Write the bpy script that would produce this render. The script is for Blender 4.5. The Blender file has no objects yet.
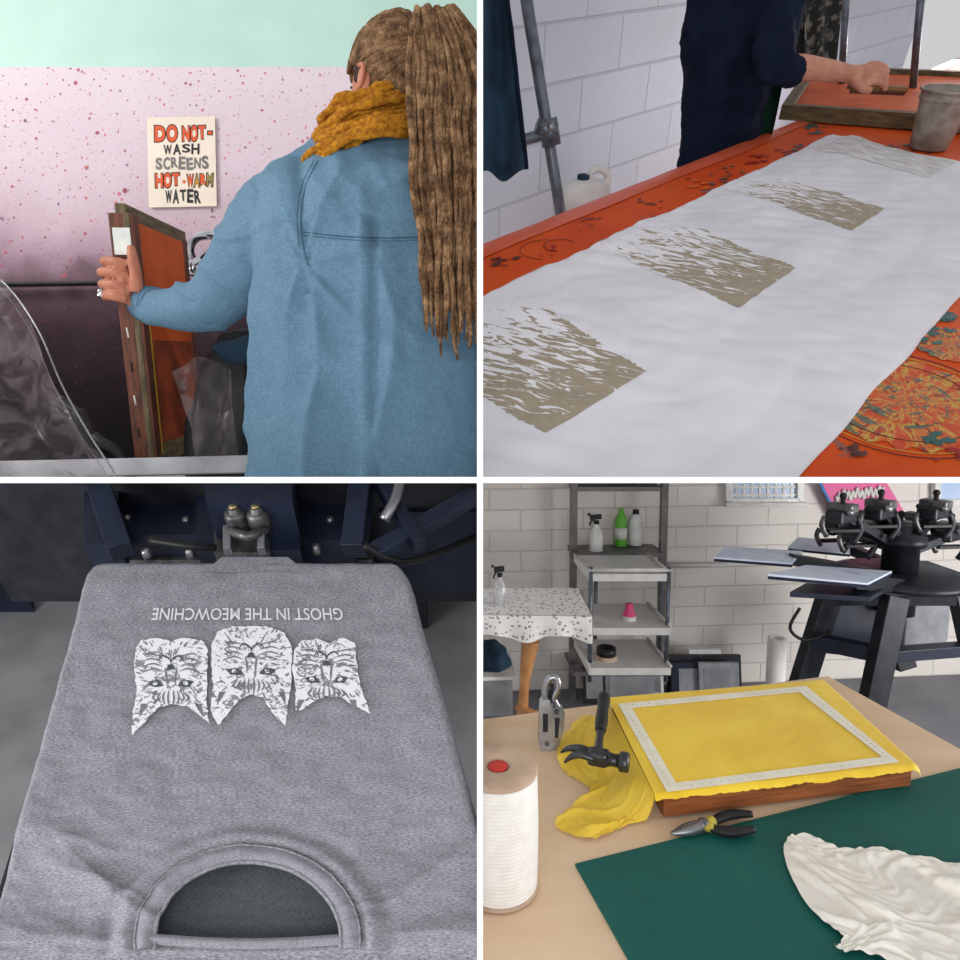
import bpy, bmesh, math, random
from mathutils import Vector, Matrix, noise
random.seed(7)
F=640.0
V=Vector
def ray(px,py): return V(((px-480)/F,1,(480-py)/F))
def at(px,py,d): return ray(px,py)*d
HS=0.0026; G=0.0028
# ---------------------------------------------------------------- materials
def lin(c):
    r=[]
    for v in c:
        v=v/255.0
        r.append(v/12.92 if v<=0.04045 else ((v+0.055)/1.055)**2.4)
    return (r[0],r[1],r[2],1)
class NT:
    def __init__(s,name):
        s.m=bpy.data.materials.new(name); s.m.use_nodes=True
        s.t=s.m.node_tree; s.n=s.t.nodes; s.b=s.n['Principled BSDF']; s.out=s.n['Material Output']
    def link(s,a,b): s.t.links.new(a,b)
    def coord(s,kind='Object',scale=(1,1,1),rot=(0,0,0)):
        tc=s.n.new('ShaderNodeTexCoord'); mp=s.n.new('ShaderNodeMapping')
        mp.inputs['Scale'].default_value=scale; mp.inputs['Rotation'].default_value=rot
        s.link(tc.outputs[kind],mp.inputs[0]); return mp.outputs[0]
    def remap(s,vec,scale):
        mp=s.n.new('ShaderNodeMapping'); mp.inputs['Scale'].default_value=scale; s.link(vec,mp.inputs[0]); return mp.outputs[0]
    def noise(s,vec,scale,detail=4,rough=.55,dist=0):
        x=s.n.new('ShaderNodeTexNoise'); x.inputs['Scale'].default_value=scale; x.inputs['Detail'].default_value=detail
        x.inputs['Roughness'].default_value=rough; x.inputs['Distortion'].default_value=dist
        s.link(vec,x.inputs['Vector']); return x.outputs['Fac']
    def ramp(s,fac,stops,interp='LINEAR'):
        x=s.n.new('ShaderNodeValToRGB'); x.color_ramp.interpolation=interp
        e=x.color_ramp.elements
        while len(e)<len(stops): e.new(0.5)
        for i,(p,c) in enumerate(stops):
            e[i].position=p; e[i].color=lin(c) if len(c)==3 else c
        s.link(fac,x.inputs[0]); return x.outputs[0]
    def mix(s,fac,a,b):
        x=s.n.new('ShaderNodeMix'); x.data_type='RGBA'
        for k,v in ((0,fac),(6,a),(7,b)):
            if isinstance(v,(int,float)): x.inputs[k].default_value=v
            elif isinstance(v,tuple): x.inputs[k].default_value=lin(v)
            else: s.link(v,x.inputs[k])
        return x.outputs[2]
    def math(s,op,a,b=0.0):
        x=s.n.new('ShaderNodeMath'); x.operation=op
        for k,v in ((0,a),(1,b)):
            if isinstance(v,(int,float)): x.inputs[k].default_value=v
            else: s.link(v,x.inputs[k])
        return x.outputs[0]
    def bump(s,h,strength,dist=0.002):
        x=s.n.new('ShaderNodeBump'); x.inputs['Strength'].default_value=strength; x.inputs['Distance'].default_value=dist
        s.link(h,x.inputs['Height']); s.link(x.outputs[0],s.b.inputs['Normal'])
    def base(s,c):
        if isinstance(c,tuple): s.b.inputs['Base Color'].default_value=lin(c)
        else: s.link(c,s.b.inputs['Base Color'])
def pm(name,c,c2=None,rough=.6,metal=0,scale=20,bump=0,bscale=80,coord='Object',st=(1,1,1),detail=4,lo=.35,hi=.65,spec=.3,dist=.002,sheen=0):
    t=NT(name); t.b.inputs['Roughness'].default_value=rough; t.b.inputs['Metallic'].default_value=metal
    t.b.inputs['Specular IOR Level'].default_value=spec
    if sheen: t.b.inputs['Sheen Weight'].default_value=sheen
    v=t.coord(coord,st)
    if c2 is None: c2=tuple(int(x*.88) for x in c)
    t.base(t.ramp(t.noise(v,scale,detail),[(lo,c),(hi,c2)]))
    if bump: t.bump(t.noise(v,bscale,3),bump,dist)
    return t.m
M={}
M['white']=pm('white_paint',(240,240,240),(234,234,234))
M['mint']=pm('mint_paint',(174,204,192),(182,210,199),scale=6)
t=NT('splattered_pink_wall'); v=t.coord('UV')
sep=t.n.new('ShaderNodeSeparateXYZ'); t.link(v,sep.inputs[0])
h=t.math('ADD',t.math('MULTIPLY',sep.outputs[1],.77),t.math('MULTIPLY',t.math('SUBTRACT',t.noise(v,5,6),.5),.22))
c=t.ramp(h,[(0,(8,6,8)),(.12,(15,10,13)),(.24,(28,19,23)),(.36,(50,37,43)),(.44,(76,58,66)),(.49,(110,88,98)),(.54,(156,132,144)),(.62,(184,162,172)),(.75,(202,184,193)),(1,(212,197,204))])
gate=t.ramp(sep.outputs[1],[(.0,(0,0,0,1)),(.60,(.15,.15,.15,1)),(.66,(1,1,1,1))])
def sploch(c,sc,szs,thr,fac,cs):
    vo=t.n.new('ShaderNodeTexVoronoi'); vo.inputs['Scale'].default_value=sc; t.link(v,vo.inputs['Vector'])
    f=t.math('LESS_THAN',vo.outputs['Distance'],t.math('SUBTRACT',t.math('MULTIPLY',t.noise(v,sc*.8,2),szs),thr))
    return t.mix(t.math('MULTIPLY',t.math('MULTIPLY',f,fac),gate),c,cs)
sc=t.ramp(t.noise(v,14,1),[(.38,(160,44,80)),(.46,(124,28,46)),(.52,(196,96,120)),(.58,(190,84,60)),(.64,(104,90,100))])
c=sploch(c,20,.35,.07,.8,sc); c=sploch(c,44,.60,.16,.75,sc); c=sploch(c,90,.60,.15,.6,sc)
t.base(c); t.b.inputs['Roughness'].default_value=.75; t.b.inputs['Specular IOR Level'].default_value=.1; M['pink']=t.m
t=NT('denim_chambray'); v=t.coord('Object')
a=t.noise(t.coord('Object',(1100,1100,90)),1,1); b=t.noise(t.coord('Object',(90,90,1100)),1,1)
w=t.math('ADD',t.math('MULTIPLY',a,.6),t.math('MULTIPLY',b,.4))
w=t.math('ADD',w,t.math('MULTIPLY',t.math('SUBTRACT',t.noise(v,5,3),.5),.18))
t.base(t.ramp(w,[(.30,(72,101,122)),(.5,(86,117,138)),(.70,(106,137,157))])); t.b.inputs['Roughness'].default_value=.7; t.b.inputs['Specular IOR Level'].default_value=.2
M['denim']=t.m
M['seam']=pm('denim_seam',(62,90,110),(54,80,100),rough=.9,scale=200)
M['skin']=pm('skin_warm',(182,118,92),(162,98,76),rough=.5,scale=30,bump=.1,bscale=250)
M['skin2']=pm('skin_tan',(196,140,116),(178,120,98),rough=.5,scale=30)
t=NT('dreadlock_hair'); v=t.coord('Object'); n1=t.noise(v,45,3); n2_=t.noise(t.coord('Object',(500,500,170)),1,2)
w=t.math('ADD',t.math('MULTIPLY',n1,.55),t.math('MULTIPLY',n2_,.45))
t.base(t.ramp(w,[(.36,(64,46,33)),(.5,(112,84,60)),(.64,(160,127,94))])); t.b.inputs['Roughness'].default_value=.9; t.b.inputs['Specular IOR Level'].default_value=.1; t.bump(n2_,.9,.004); M['hair']=t.m
M['hairdark']=pm('hair_root',(58,42,31),(42,30,23),rough=.9,scale=120)
M['mustard']=pm('mustard_knit',(198,134,28),(146,88,12),rough=.95,scale=130,bump=1,bscale=380,dist=.004)
M['wood']=pm('frame_wood',(150,110,70),(105,70,42),rough=.6,coord='UV',st=(4,60,1),scale=2,bump=.2,bscale=6)
M['woodred']=pm('stained_wood',(118,66,48),(70,44,34),rough=.6,coord='UV',st=(6,50,1),scale=2,bump=.2)
M['woodolive']=pm('olive_wood',(112,98,68),(74,62,44),rough=.65,coord='UV',st=(8,40,1),scale=2)
M['mesh_or']=pm('orange_inked_mesh',(202,96,50),(176,76,36),rough=.6,scale=8,spec=.1)
M['mesh_dk']=pm('brown_inked_mesh',(156,72,40),(100,44,28),rough=.5,scale=12)
M['yellow']=pm('yellow_tape',(215,180,50),(190,150,30))
M['paper']=pm('cream_paper',(226,212,196),(216,202,186),scale=8)
M['tagw']=pm('white_label',(225,225,220))
M['ink_k']=pm('black_ink',(40,36,36)); M['ink_o']=pm('orange_ink',(216,88,42),(200,76,35)); M['ink_g']=pm('grey_ink',(120,115,112)); M['ink_ol']=pm('olive_ink',(198,130,40),(120,120,70),scale=40)
M['steel']=pm('stainless_steel',(165,165,168),(130,130,135),rough=.35,metal=.85,scale=6)
M['chrome']=pm('chrome',(210,210,215),(190,190,195),rough=.12,metal=1)
M['galv']=pm('galvanised_pipe',(112,118,128),(80,86,96),rough=.4,metal=.5,scale=30)
M['black']=pm('black_rubber',(24,24,26),(34,34,38),rough=.5,scale=30)
M['dark']=pm('dark_fabric',(30,32,36),(20,20,24),rough=.9)
M['tealdk']=pm('dark_teal_cloth',(26,46,64),(36,62,82),rough=.9,scale=14)
M['navy']=pm('navy_cloth',(16,23,40),(24,33,54),rough=.95,scale=14,spec=.1)
M['greenap']=pm('green_apron',(20,70,52),(14,50,40),rough=.9)
M['floral']=pm('floral_cloth',(50,52,50),(130,120,112),rough=.9,scale=30,lo=.5,hi=.6)
def clear(name,col,alpha,rough=.15,spec=.5):
    t=NT(name); t.base(col); t.b.inputs['Roughness'].default_value=rough; t.b.inputs['Specular IOR Level'].default_value=spec
    v=t.coord('Object'); n=t.ramp(t.noise(v,16,4,.6,1.0),[(.42,(alpha*.5,)*3+(1,)),(.60,(min(1,alpha*1.5),)*3+(1,))])
    t.link(n,t.b.inputs['Alpha']); t.bump(t.noise(v,40,2),.4,.004); return t.m
M['plastic']=clear('clear_plastic',(130,118,122),.24,.28,.35)
M['plasticb']=clear('clear_bottle',(200,200,205),.6,.15)
M['cup']=pm('stained_cup',(160,152,144),(116,104,94),rough=.45,scale=25)
def blocks(name,c1,c2,cm,bw,bh,mort,bumpd=.006):
    t=NT(name); v=t.coord('UV'); br=t.n.new('ShaderNodeTexBrick'); t.link(v,br.inputs['Vector'])
    br.inputs['Scale'].default_value=1; br.inputs['Brick Width'].default_value=bw; br.inputs['Row Height'].default_value=bh
    br.inputs['Mortar Size'].default_value=mort; br.inputs['Mortar Smooth'].default_value=.8
    br.inputs['Color1'].default_value=lin(c1); br.inputs['Color2'].default_value=lin(c2); br.inputs['Mortar'].default_value=lin(cm)
    n=t.noise(v,4,6); t.base(t.mix(t.math('MULTIPLY',n,.25),br.outputs['Color'],tuple(int(x*.8) for x in c2)))
    inv=t.math('SUBTRACT',1,br.outputs['Fac']); hh=t.math('ADD',inv,t.math('MULTIPLY',t.noise(v,30,4),.5)); t.bump(hh,.7,bumpd)
    t.b.inputs['Roughness'].default_value=.6; return t.m
M['block2']=blocks('painted_block_wall',(206,210,222),(198,203,216),(184,189,203),.40,.16,.006,.004)
M['block4']=blocks('painted_brick_wall',(228,222,216),(221,214,209),(206,200,195),.30,.10,.005,.004)
t=NT('orange_printing_table'); v=t.coord('UV')
c=t.ramp(t.noise(v,3.5,5),[(.3,(214,86,20)),(.5,(202,72,14)),(.7,(182,56,12))])
f=t.math('GREATER_THAN',t.noise(v,9,6,.65),.635); c=t.mix(t.math('MULTIPLY',f,.6),c,(60,95,95))
f=t.math('GREATER_THAN',t.noise(t.coord('UV',(1,1,1),(0,0,1)),14,5,.7),.655); c=t.mix(t.math('MULTIPLY',f,.7),c,(150,20,26))
t.base(c); t.b.inputs['Roughness'].default_value=.6; t.b.inputs['Specular IOR Level'].default_value=.2; M['orange']=t.m
M['pinkfilm']=pm('pink_plastic_film',(208,100,72),(198,78,44),rough=.35,coord='UV',scale=5,bump=.3,bscale=20,dist=.003)
t=NT('painted_medallion'); n1=t.noise(t.coord('UV',(26,1.4,1)),1,4,.6,.3); n2_=t.noise(t.coord('UV',(7,5,1)),1,5,.65)
c=t.ramp(n1,[(.38,(190,62,18)),(.44,(196,104,36)),(.5,(188,150,60)),(.545,(176,60,22)),(.62,(86,44,32))],'CONSTANT')
c=t.mix(t.math('MULTIPLY',t.math('GREATER_THAN',n2_,.555),.85),c,(50,88,80)); c=t.mix(t.math('MULTIPLY',t.math('LESS_THAN',n2_,.41),.8),c,(196,66,18))
t.base(c); t.b.inputs['Roughness'].default_value=.6; M['medal']=t.m
M['cloth2']=pm('white_cotton',(226,225,230),(216,215,221),rough=.9,scale=5,coord='UV',bump=.12,bscale=500,spec=.1)
M['cloth4']=pm('white_voile',(242,238,230),(236,231,222),rough=.85,scale=8,spec=.1)
t=NT('bark_print'); v=t.coord('UV')
sep=t.n.new('ShaderNodeSeparateXYZ'); t.link(v,sep.inputs[0])
vr=t.coord('UV',(1,1,1),(0,0,math.radians(30)))
n1=t.noise(t.remap(vr,(6,22,1)),1,3,.5,1.3); n2_=t.noise(t.remap(vr,(2.5,5,1)),1,2)
thr=t.math('ADD',t.math('MULTIPLY',sep.outputs[0],-.29),.635)
thr=t.math('ADD',thr,t.math('MULTIPLY',t.math('SUBTRACT',n2_,.5),.22))
f=t.math('GREATER_THAN',n1,thr)
c=t.mix(f,(226,225,230),t.ramp(t.noise(v,30,3),[(.3,(164,152,132)),(.7,(152,141,122))]))
t.base(c); t.b.inputs['Roughness'].default_value=.9; M['bark']=t.m
M['barkfaint']=pm('faint_print',(192,188,184),(220,219,223),rough=.9,coord='UV',st=(5,22,1),scale=1,lo=.45,hi=.55)
for k,c in dict(s_teal=(40,90,88),s_red=(160,24,22),s_yel=(206,150,50),s_dk=(84,36,28),s_org=(226,100,40)).items(): M[k]=pm('paint_'+k,c,rough=.5)
def heather(name,c1,c2,c3):
    t=NT(name); a=t.noise(t.coord('UV',(210,640,1)),1,4,.75); b=t.noise(t.coord('UV',(30,60,1)),1,3)
    w=t.math('ADD',a,t.math('MULTIPLY',t.math('SUBTRACT',b,.5),.15))
    c=t.ramp(w,[(.34,c1),(.5,c2),(.66,c3)]); t.base(c); t.b.inputs['Roughness'].default_value=.95; t.b.inputs['Specular IOR Level'].default_value=.05
    t.bump(a,.12,.0005); return t,c
HC=((99,99,106),(134,134,141),(170,170,176))
t,c=heather('heather_jersey',*HC); M['jersey']=t.m
t,c=heather('felt_grey',(58,61,66),(80,84,88),(104,108,112)); M['felt']=t.m
t,c=heather('white_plastisol_print',*HC)
n=t.noise(t.coord('UV',(60,90,1)),1,5,.65,1.4); n2_=t.noise(t.coord('UV',(15,18,1)),1,3)
f=t.math('GREATER_THAN',t.math('ADD',n,t.math('MULTIPLY',n2_,.3)),.595)
t.base(t.mix(f,c,(226,226,230))); M['ink_w']=t.m
M['inkflat']=pm('white_ink',(222,222,226),(210,210,215),rough=.8)
M['inkgap']=pm('bare_jersey',(108,108,115),(128,128,135),rough=.95,scale=300)
M['concrete']=pm('concrete_floor',(134,135,136),(112,114,116),rough=.5,scale=6,detail=8)
M['concrete4']=pm('concrete_floor_grey',(118,118,124),(96,96,104),rough=.45,scale=3,detail=8)
M['bluemetal']=pm('navy_enamel',(30,38,58),(20,26,42),rough=.4,scale=20)
M['darkmetal']=pm('dark_machine_metal',(46,48,54),(32,34,39),rough=.4,metal=.3,scale=20)
M['castmetal']=pm('cast_metal',(120,118,118),(74,72,74),rough=.4,metal=.6,scale=40)
M['brass']=pm('brass_bolt',(190,170,130),(130,110,80),rough=.3,metal=.9)
M['maple']=pm('maple_table',(228,202,172),(220,190,157),rough=.5,scale=3,st=(1,6,6),detail=6)
M['matgreen']=pm('green_cutting_mat',(22,96,88),(16,84,78),rough=.55,scale=5,bump=.05,bscale=300)
t=NT('yellow_screen_mesh'); v=t.coord('Object'); t.base(t.ramp(t.noise(v,9,4),[(.35,(252,216,54)),(.65,(242,198,30))])); t.b.inputs['Roughness'].default_value=.6
t.b.inputs['Sheen Weight'].default_value=.2; t.bump(t.noise(v,500,1),.15,.0005); M['ymesh']=t.m
t=NT('yellow_loose_mesh'); v=t.coord('Object'); t.base(t.ramp(t.noise(v,9,4),[(.35,(254,222,78)),(.65,(248,208,50))])); t.b.inputs['Roughness'].default_value=.6
t.b.inputs['Alpha'].default_value=.78; M['ymesh_l']=t.m
M['tape']=pm('white_gum_tape',(246,243,228),(236,230,214))
M['brownwood']=pm('walnut_rail',(162,96,54),(116,66,36),rough=.5,coord='UV',st=(5,60,1),scale=2)
M['card']=pm('cardboard',(200,176,156),(182,156,136),rough=.9)
M['cord']=pm('white_cord',(244,242,240),(236,233,229),rough=.9,scale=60)
M['redp']=pm('red_core',(210,60,50)); M['pinkp']=pm('pink_plastic',(222,80,130))
M['greenb']=pm('green_bottle',(110,190,70),(90,170,60),rough=.3); M['whiteb']=pm('white_bottle',(232,232,230),rough=.3)
M['shelf']=pm('grey_metal_shelf',(128,124,122),(104,100,100),rough=.45,metal=.3); M['cartw']=pm('white_enamel',(214,212,210),(200,198,196),rough=.4)
t=NT('spotted_tablecloth'); v=t.coord('UV'); vo=t.n.new('ShaderNodeTexVoronoi'); vo.inputs['Scale'].default_value=60; t.link(v,vo.inputs['Vector'])
t.base(t.mix(t.math('LESS_THAN',vo.outputs['Distance'],.30),(228,225,223),(136,134,138))); t.b.inputs['Roughness'].default_value=.8; M['spot']=t.m
M['platen4']=pm('pale_platen',(216,225,240),(200,210,230),rough=.4)
M['glass']=pm('sky_pane',(176,198,232),(206,218,238),rough=.2,scale=4)
M['poster']=pm('pink_poster',(226,110,160),(212,96,150),scale=6); M['bluet']=pm('blue_tape',(60,130,200))
M['grey']=pm('grey_plastic',(140,142,148),rough=.5); M['tan']=pm('tan_wood_leg',(186,134,84),(160,108,66),rough=.5)
M['ygrip']=pm('yellow_grip',(196,180,70)); M['rope']=pm('black_cable',(20,20,22),rough=.5)
M['hamhead']=pm('forged_hammer_steel',(84,86,92),(58,60,66),rough=.3,metal=.8,scale=40)
M['stapm']=pm('nickel_plate',(176,178,184),(140,142,150),rough=.25,metal=.9,scale=30)
# ---------------------------------------------------------------- geometry
def smooth(pts,n=6):
    pts=[V(p) for p in pts]; out=[]
    for i in range(len(pts)-1):
        p0=pts[max(i-1,0)];p1=pts[i];p2=pts[i+1];p3=pts[min(i+2,len(pts)-1)]
        for k in range(n):
            u=k/n; out.append(.5*((2*p1)+(p2-p0)*u+(2*p0-5*p1+4*p2-p3)*u*u+(3*p1-3*p2+p3-p0)*u**3))
    out.append(pts[-1]); return out
def sm1(vals,n=6): return [q.x for q in smooth([V((v,0,0)) for v in vals],n)]
def tubegeo(pts,rad,seg=10,sx=1,sy=1,caps=True,up=None):
    pts=[V(p) for p in pts]; N=len(pts)
    if isinstance(rad,(int,float)): rad=[rad]*N
    T=[(pts[min(i+1,N-1)]-pts[max(i-1,0)]).normalized() for i in range(N)]
    u=V(up) if up else (V((0,0,1)) if abs(T[0].z)<.9 else V((1,0,0)))
    vs=[];fs=[];uv=[];L=0
    xa=(u-T[0]*u.dot(T[0])).normalized()
    for i in range(N):
        xa=(xa-T[i]*xa.dot(T[i])).normalized(); ya=T[i].cross(xa)
        for k in range(seg):
            a=2*math.pi*k/seg; vs.append(pts[i]+xa*math.cos(a)*rad[i]*sx+ya*math.sin(a)*rad[i]*sy)
    for i in range(N-1):
        l=(pts[i+1]-pts[i]).length
        for k in range(seg):
            k2=(k+1)%seg; fs.append((i*seg+k,i*seg+k2,(i+1)*seg+k2,(i+1)*seg+k))
            a,b=k*rad[i]*6.28/seg,(k+1)*rad[i]*6.28/seg; uv.append([(L,a),(L,b),(L+l,b),(L+l,a)])
        L+=l
    if caps:
        fs.append(tuple(reversed(range(seg)))); uv.append([(0,0)]*seg)
        fs.append(tuple((N-1)*seg+k for k in range(seg))); uv.append([(0,0)]*seg)
    return vs,fs,uv
def ringloft(rings,seg=28,p=2.3):
    vs=[];fs=[]
    for c,x,y in rings:
        for k in range(seg):
            a=2*math.pi*k/seg; ca,sa=math.cos(a),math.sin(a)
            vs.append(V(c)+V(x)*math.copysign(abs(ca)**(2/p),ca)+V(y)*math.copysign(abs(sa)**(2/p),sa))
    for i in range(len(rings)-1):
        for k in range(seg):
            k2=(k+1)%seg; fs.append((i*seg+k,i*seg+k2,(i+1)*seg+k2,(i+1)*seg+k))
    fs.append(tuple(reversed(range(seg)))); fs.append(tuple((len(rings)-1)*seg+k for k in range(seg)))
    return vs,fs
def remesh(parts,voxel=.005,it=8,disp=None):
    vs=[];fs=[]
    for p in parts:
        o=len(vs); vs+=[tuple(q) for q in p[0]]; fs+=[tuple(i+o for i in f) for f in p[1]]
    me=bpy.data.meshes.new('tmp'); me.from_pydata(vs,[],fs)
    bm=bmesh.new(); bm.from_mesh(me); bmesh.ops.recalc_face_normals(bm,faces=bm.faces); bm.to_mesh(me); bm.free()
    ob=bpy.data.objects.new('tmp',me); bpy.context.collection.objects.link(ob)
    r=ob.modifiers.new('r','REMESH'); r.mode='VOXEL'; r.voxel_size=voxel
    s=ob.modifiers.new('s','SMOOTH'); s.factor=.5; s.iterations=it
    dg=bpy.context.evaluated_depsgraph_get(); e=ob.evaluated_get(dg); m=e.to_mesh()
    out=[]
    for q in m.vertices:
        co=q.co.copy()
        if disp: co=co+q.normal*disp(co,q.normal)
        out.append(co)
    ff=[tuple(p.vertices) for p in m.polygons]
    e.to_mesh_clear(); bpy.data.objects.remove(ob); bpy.data.meshes.remove(me)
    return out,ff
class Ob:
    def __init__(s,name,quad):
        s.name=name; s.q=quad; s.v=[]; s.f=[]; s.m=[]; s.sm=[]; s.uv=[]; s.mats=[]
    def add(s,vs,fs,mat,smooth=False,uv=None):
        o=len(s.v); s.v+=[tuple(p) for p in vs]
        if mat not in s.mats: s.mats.append(mat)
        mi=s.mats.index(mat)
        for i,f in enumerate(fs):
            s.f.append(tuple(k+o for k in f)); s.m.append(mi); s.sm.append(smooth)
            s.uv.append(uv[i] if uv else [(vs[k][0],vs[k][2]) for k in f])
        return s
    def tube(s,pts,rad,mat,seg=10,sx=1,sy=1,n=0,caps=True,up=None):
        if n:
            if not isinstance(rad,(int,float)): rad=sm1(rad,n)
            pts=smooth(pts,n)
        g=tubegeo(pts,rad,seg,sx,sy,caps,up); return s.add(g[0],g[1],mat,True,g[2])
    def box(s,Mx,dx,dy,dz,mat,bev=.0,seg=2):
        bm=bmesh.new(); bmesh.ops.create_cube(bm,size=1,matrix=Matrix.Diagonal((dx,dy,dz,1)))
        if bev: bmesh.ops.bevel(bm,geom=bm.edges[:],offset=min(bev,.45*min(dx,dy,dz)),segments=seg,profile=.5,affect='EDGES')
        vs=[q.co.copy() for q in bm.verts]; fs=[]; uv=[]
        bm.verts.index_update()
        ax=sorted(range(3),key=lambda i:-(dx,dy,dz)[i])
        for f in bm.faces:
            fs.append(tuple(q.index for q in f.verts)); n=[abs(c) for c in f.normal]; k=n.index(max(n))
            r=[i for i in ax if i!=k]; uv.append([(q.co[r[0]],q.co[r[1]]) for q in f.verts])
        bm.free(); return s.add([Mx@q for q in vs],fs,mat,False,uv)
    def beam(s,p0,p1,w,hh,mat,up=(0,0,1),bev=.002):
        p0=V(p0);p1=V(p1); x=(p1-p0); L=x.length; x.normalize(); y=V(up).cross(x).normalized(); z=x.cross(y)
        Mx=Matrix.Translation((p0+p1)/2)@Matrix((x,y,z)).transposed().to_4x4(); return s.box(Mx,L,w,hh,mat,bev)
    def prism(s,pts,vec,mat):
        pts=[V(p) for p in pts]; n=len(pts); vs=pts+[p+V(vec) for p in pts]
        o=pts[0]; ex=(pts[1]-pts[0]).normalized(); nn=V(vec).normalized(); ey=nn.cross(ex)
        fs=[tuple(range(n)),tuple(reversed(range(n,2*n)))]+[(i,i+n,(i+1)%n+n,(i+1)%n) for i in range(n)]
        uvp=[((p-o).dot(ex),(p-o).dot(ey)) for p in vs]
        uv=[[uvp[k] for k in f] for f in fs[:2]]
        for i in range(n):
            l=(pts[(i+1)%n]-pts[i]).length; hh=V(vec).length; uv.append([(0,0),(0,hh),(l,hh),(l,0)])
        return s.add(vs,fs,mat,False,uv)
    def lathe(s,Mx,prof,mat,seg=28):
        vs=[];fs=[]
        for r,z in prof:
            for k in range(seg):
                a=2*math.pi*k/seg; vs.append(Mx@V((r*math.cos(a),r*math.sin(a),z)))
        for i in range(len(prof)-1):
            for k in range(seg):
                k2=(k+1)%seg; fs.append((i*seg+k,i*seg+k2,(i+1)*seg+k2,(i+1)*seg+k))
        fs.append(tuple(reversed(range(seg)))); fs.append(tuple((len(prof)-1)*seg+k for k in range(seg)))
        return s.add(vs,fs,mat,True)
    def grid(s,fn,nu,nv,mat,uvs=(1,1),mask=None,smooth=True):
        vs=[V(fn(i/nu,j/nv)) for j in range(nv+1) for i in range(nu+1)]; fs=[];uv=[]
        for j in range(nv):
            for i in range(nu):
                if mask and mask((i+.5)/nu,(j+.5)/nv): continue
                a=j*(nu+1)+i; fs.append((a,a+1,a+nu+2,a+nu+1))
                uv.append([((i+p)/nu*uvs[0],(j+q)/nv*uvs[1]) for p,q in ((0,0),(1,0),(1,1),(0,1))])
        return s.add(vs,fs,mat,smooth,uv)
    def ell(s,c,x,y,z,mat,seg=20,fn=None):
        vs=[];fs=[];nr=seg//2+4
        for i in range(nr+1):
            b=math.pi*i/nr
            for k in range(seg):
                a=2*math.pi*k/seg; d=V((math.sin(b)*math.cos(a),math.sin(b)*math.sin(a),math.cos(b)))
                if fn: d=fn(d)
                vs.append(V(c)+V(x)*d.x+V(y)*d.y+V(z)*d.z)
        for i in range(nr):
            for k in range(seg):
                k2=(k+1)%seg; fs.append((i*seg+k,(i+1)*seg+k,(i+1)*seg+k2,i*seg+k2))
        return s.add(vs,fs,mat,True)
    def text(s,body,c,xa,ya,w,hh,mat,off=0.0,ext=.0):
        cu=bpy.data.curves.new('t','FONT'); cu.body=body; cu.size=1; cu.offset=off; cu.resolution_u=3
        ob=bpy.data.objects.new('t',cu); bpy.context.collection.objects.link(ob)
        dg=bpy.context.evaluated_depsgraph_get(); e=ob.evaluated_get(dg); m=e.to_mesh()
        xs=[q.co.x for q in m.vertices]; ys=[q.co.y for q in m.vertices]
        x0,x1,y0,y1=min(xs),max(xs),min(ys),max(ys)
        xa=V(xa).normalized(); ya=V(ya).normalized()
        vs=[V(c)+xa*((q.co.x-(x0+x1)/2)/(x1-x0)*w)+ya*((q.co.y-(y0+y1)/2)/(y1-y0)*hh) for q in m.vertices]
        fs=[tuple(p.vertices) for p in m.polygons]
        e.to_mesh_clear(); bpy.data.objects.remove(ob); bpy.data.curves.remove(cu)
        return s.add(vs,fs,mat)
    def pb(s,x0,y0,x1,y1,d,depth,mat,fr=None,bev=.002):
        R=fr.R if fr else Matrix.Identity(3)
        c=at((x0+x1)/2,(y0+y1)/2,d)
        w=abs(x1-x0)*d/F; hh=abs(y1-y0)*d/F
        c=c+R@V((0,depth/2,0))
        return s.box(Matrix.Translation(c)@R.to_4x4(),w,depth,hh,mat,bev)
    def prof(s,pts,d,depth,mat): return s.prism([at(x,y,d) for x,y in pts],V((0,depth,0)),mat)
    def done(s):
        bm=bmesh.new(); vv=[bm.verts.new(p) for p in s.v]; ul=bm.loops.layers.uv.new('UVMap')
        for i,f in enumerate(s.f):
            try: fa=bm.faces.new([vv[k] for k in f])
            except ValueError: continue
            fa.material_index=s.m[i]; fa.smooth=s.sm[i]
            for l,u in zip(fa.loops,s.uv[i]): l[ul].uv=(u[0],u[1])
        if s.q:
            sx,sz=s.q
            for co,no in ((V((sx*G,0,0)),V((-sx,0,0))),(V((0,0,sz*G)),V((0,0,-sz)))):
                bmesh.ops.bisect_plane(bm,geom=bm.verts[:]+bm.edges[:]+bm.faces[:],plane_co=co,plane_no=no,clear_outer=True,dist=1e-6)
        if not bm.verts: print('EMPTY',s.name); return
        xs=[q.co for q in bm.verts]; c=V([(min(q[i] for q in xs)+max(q[i] for q in xs))/2 for i in range(3)])
        for q in bm.verts: q.co-=c
        me=bpy.data.meshes.new(s.name); bm.to_mesh(me); bm.free()
        for k in s.mats: me.materials.append(M[k])
        ob=bpy.data.objects.new(s.name,me); ob.location=c; bpy.context.collection.objects.link(ob); return ob
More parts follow.
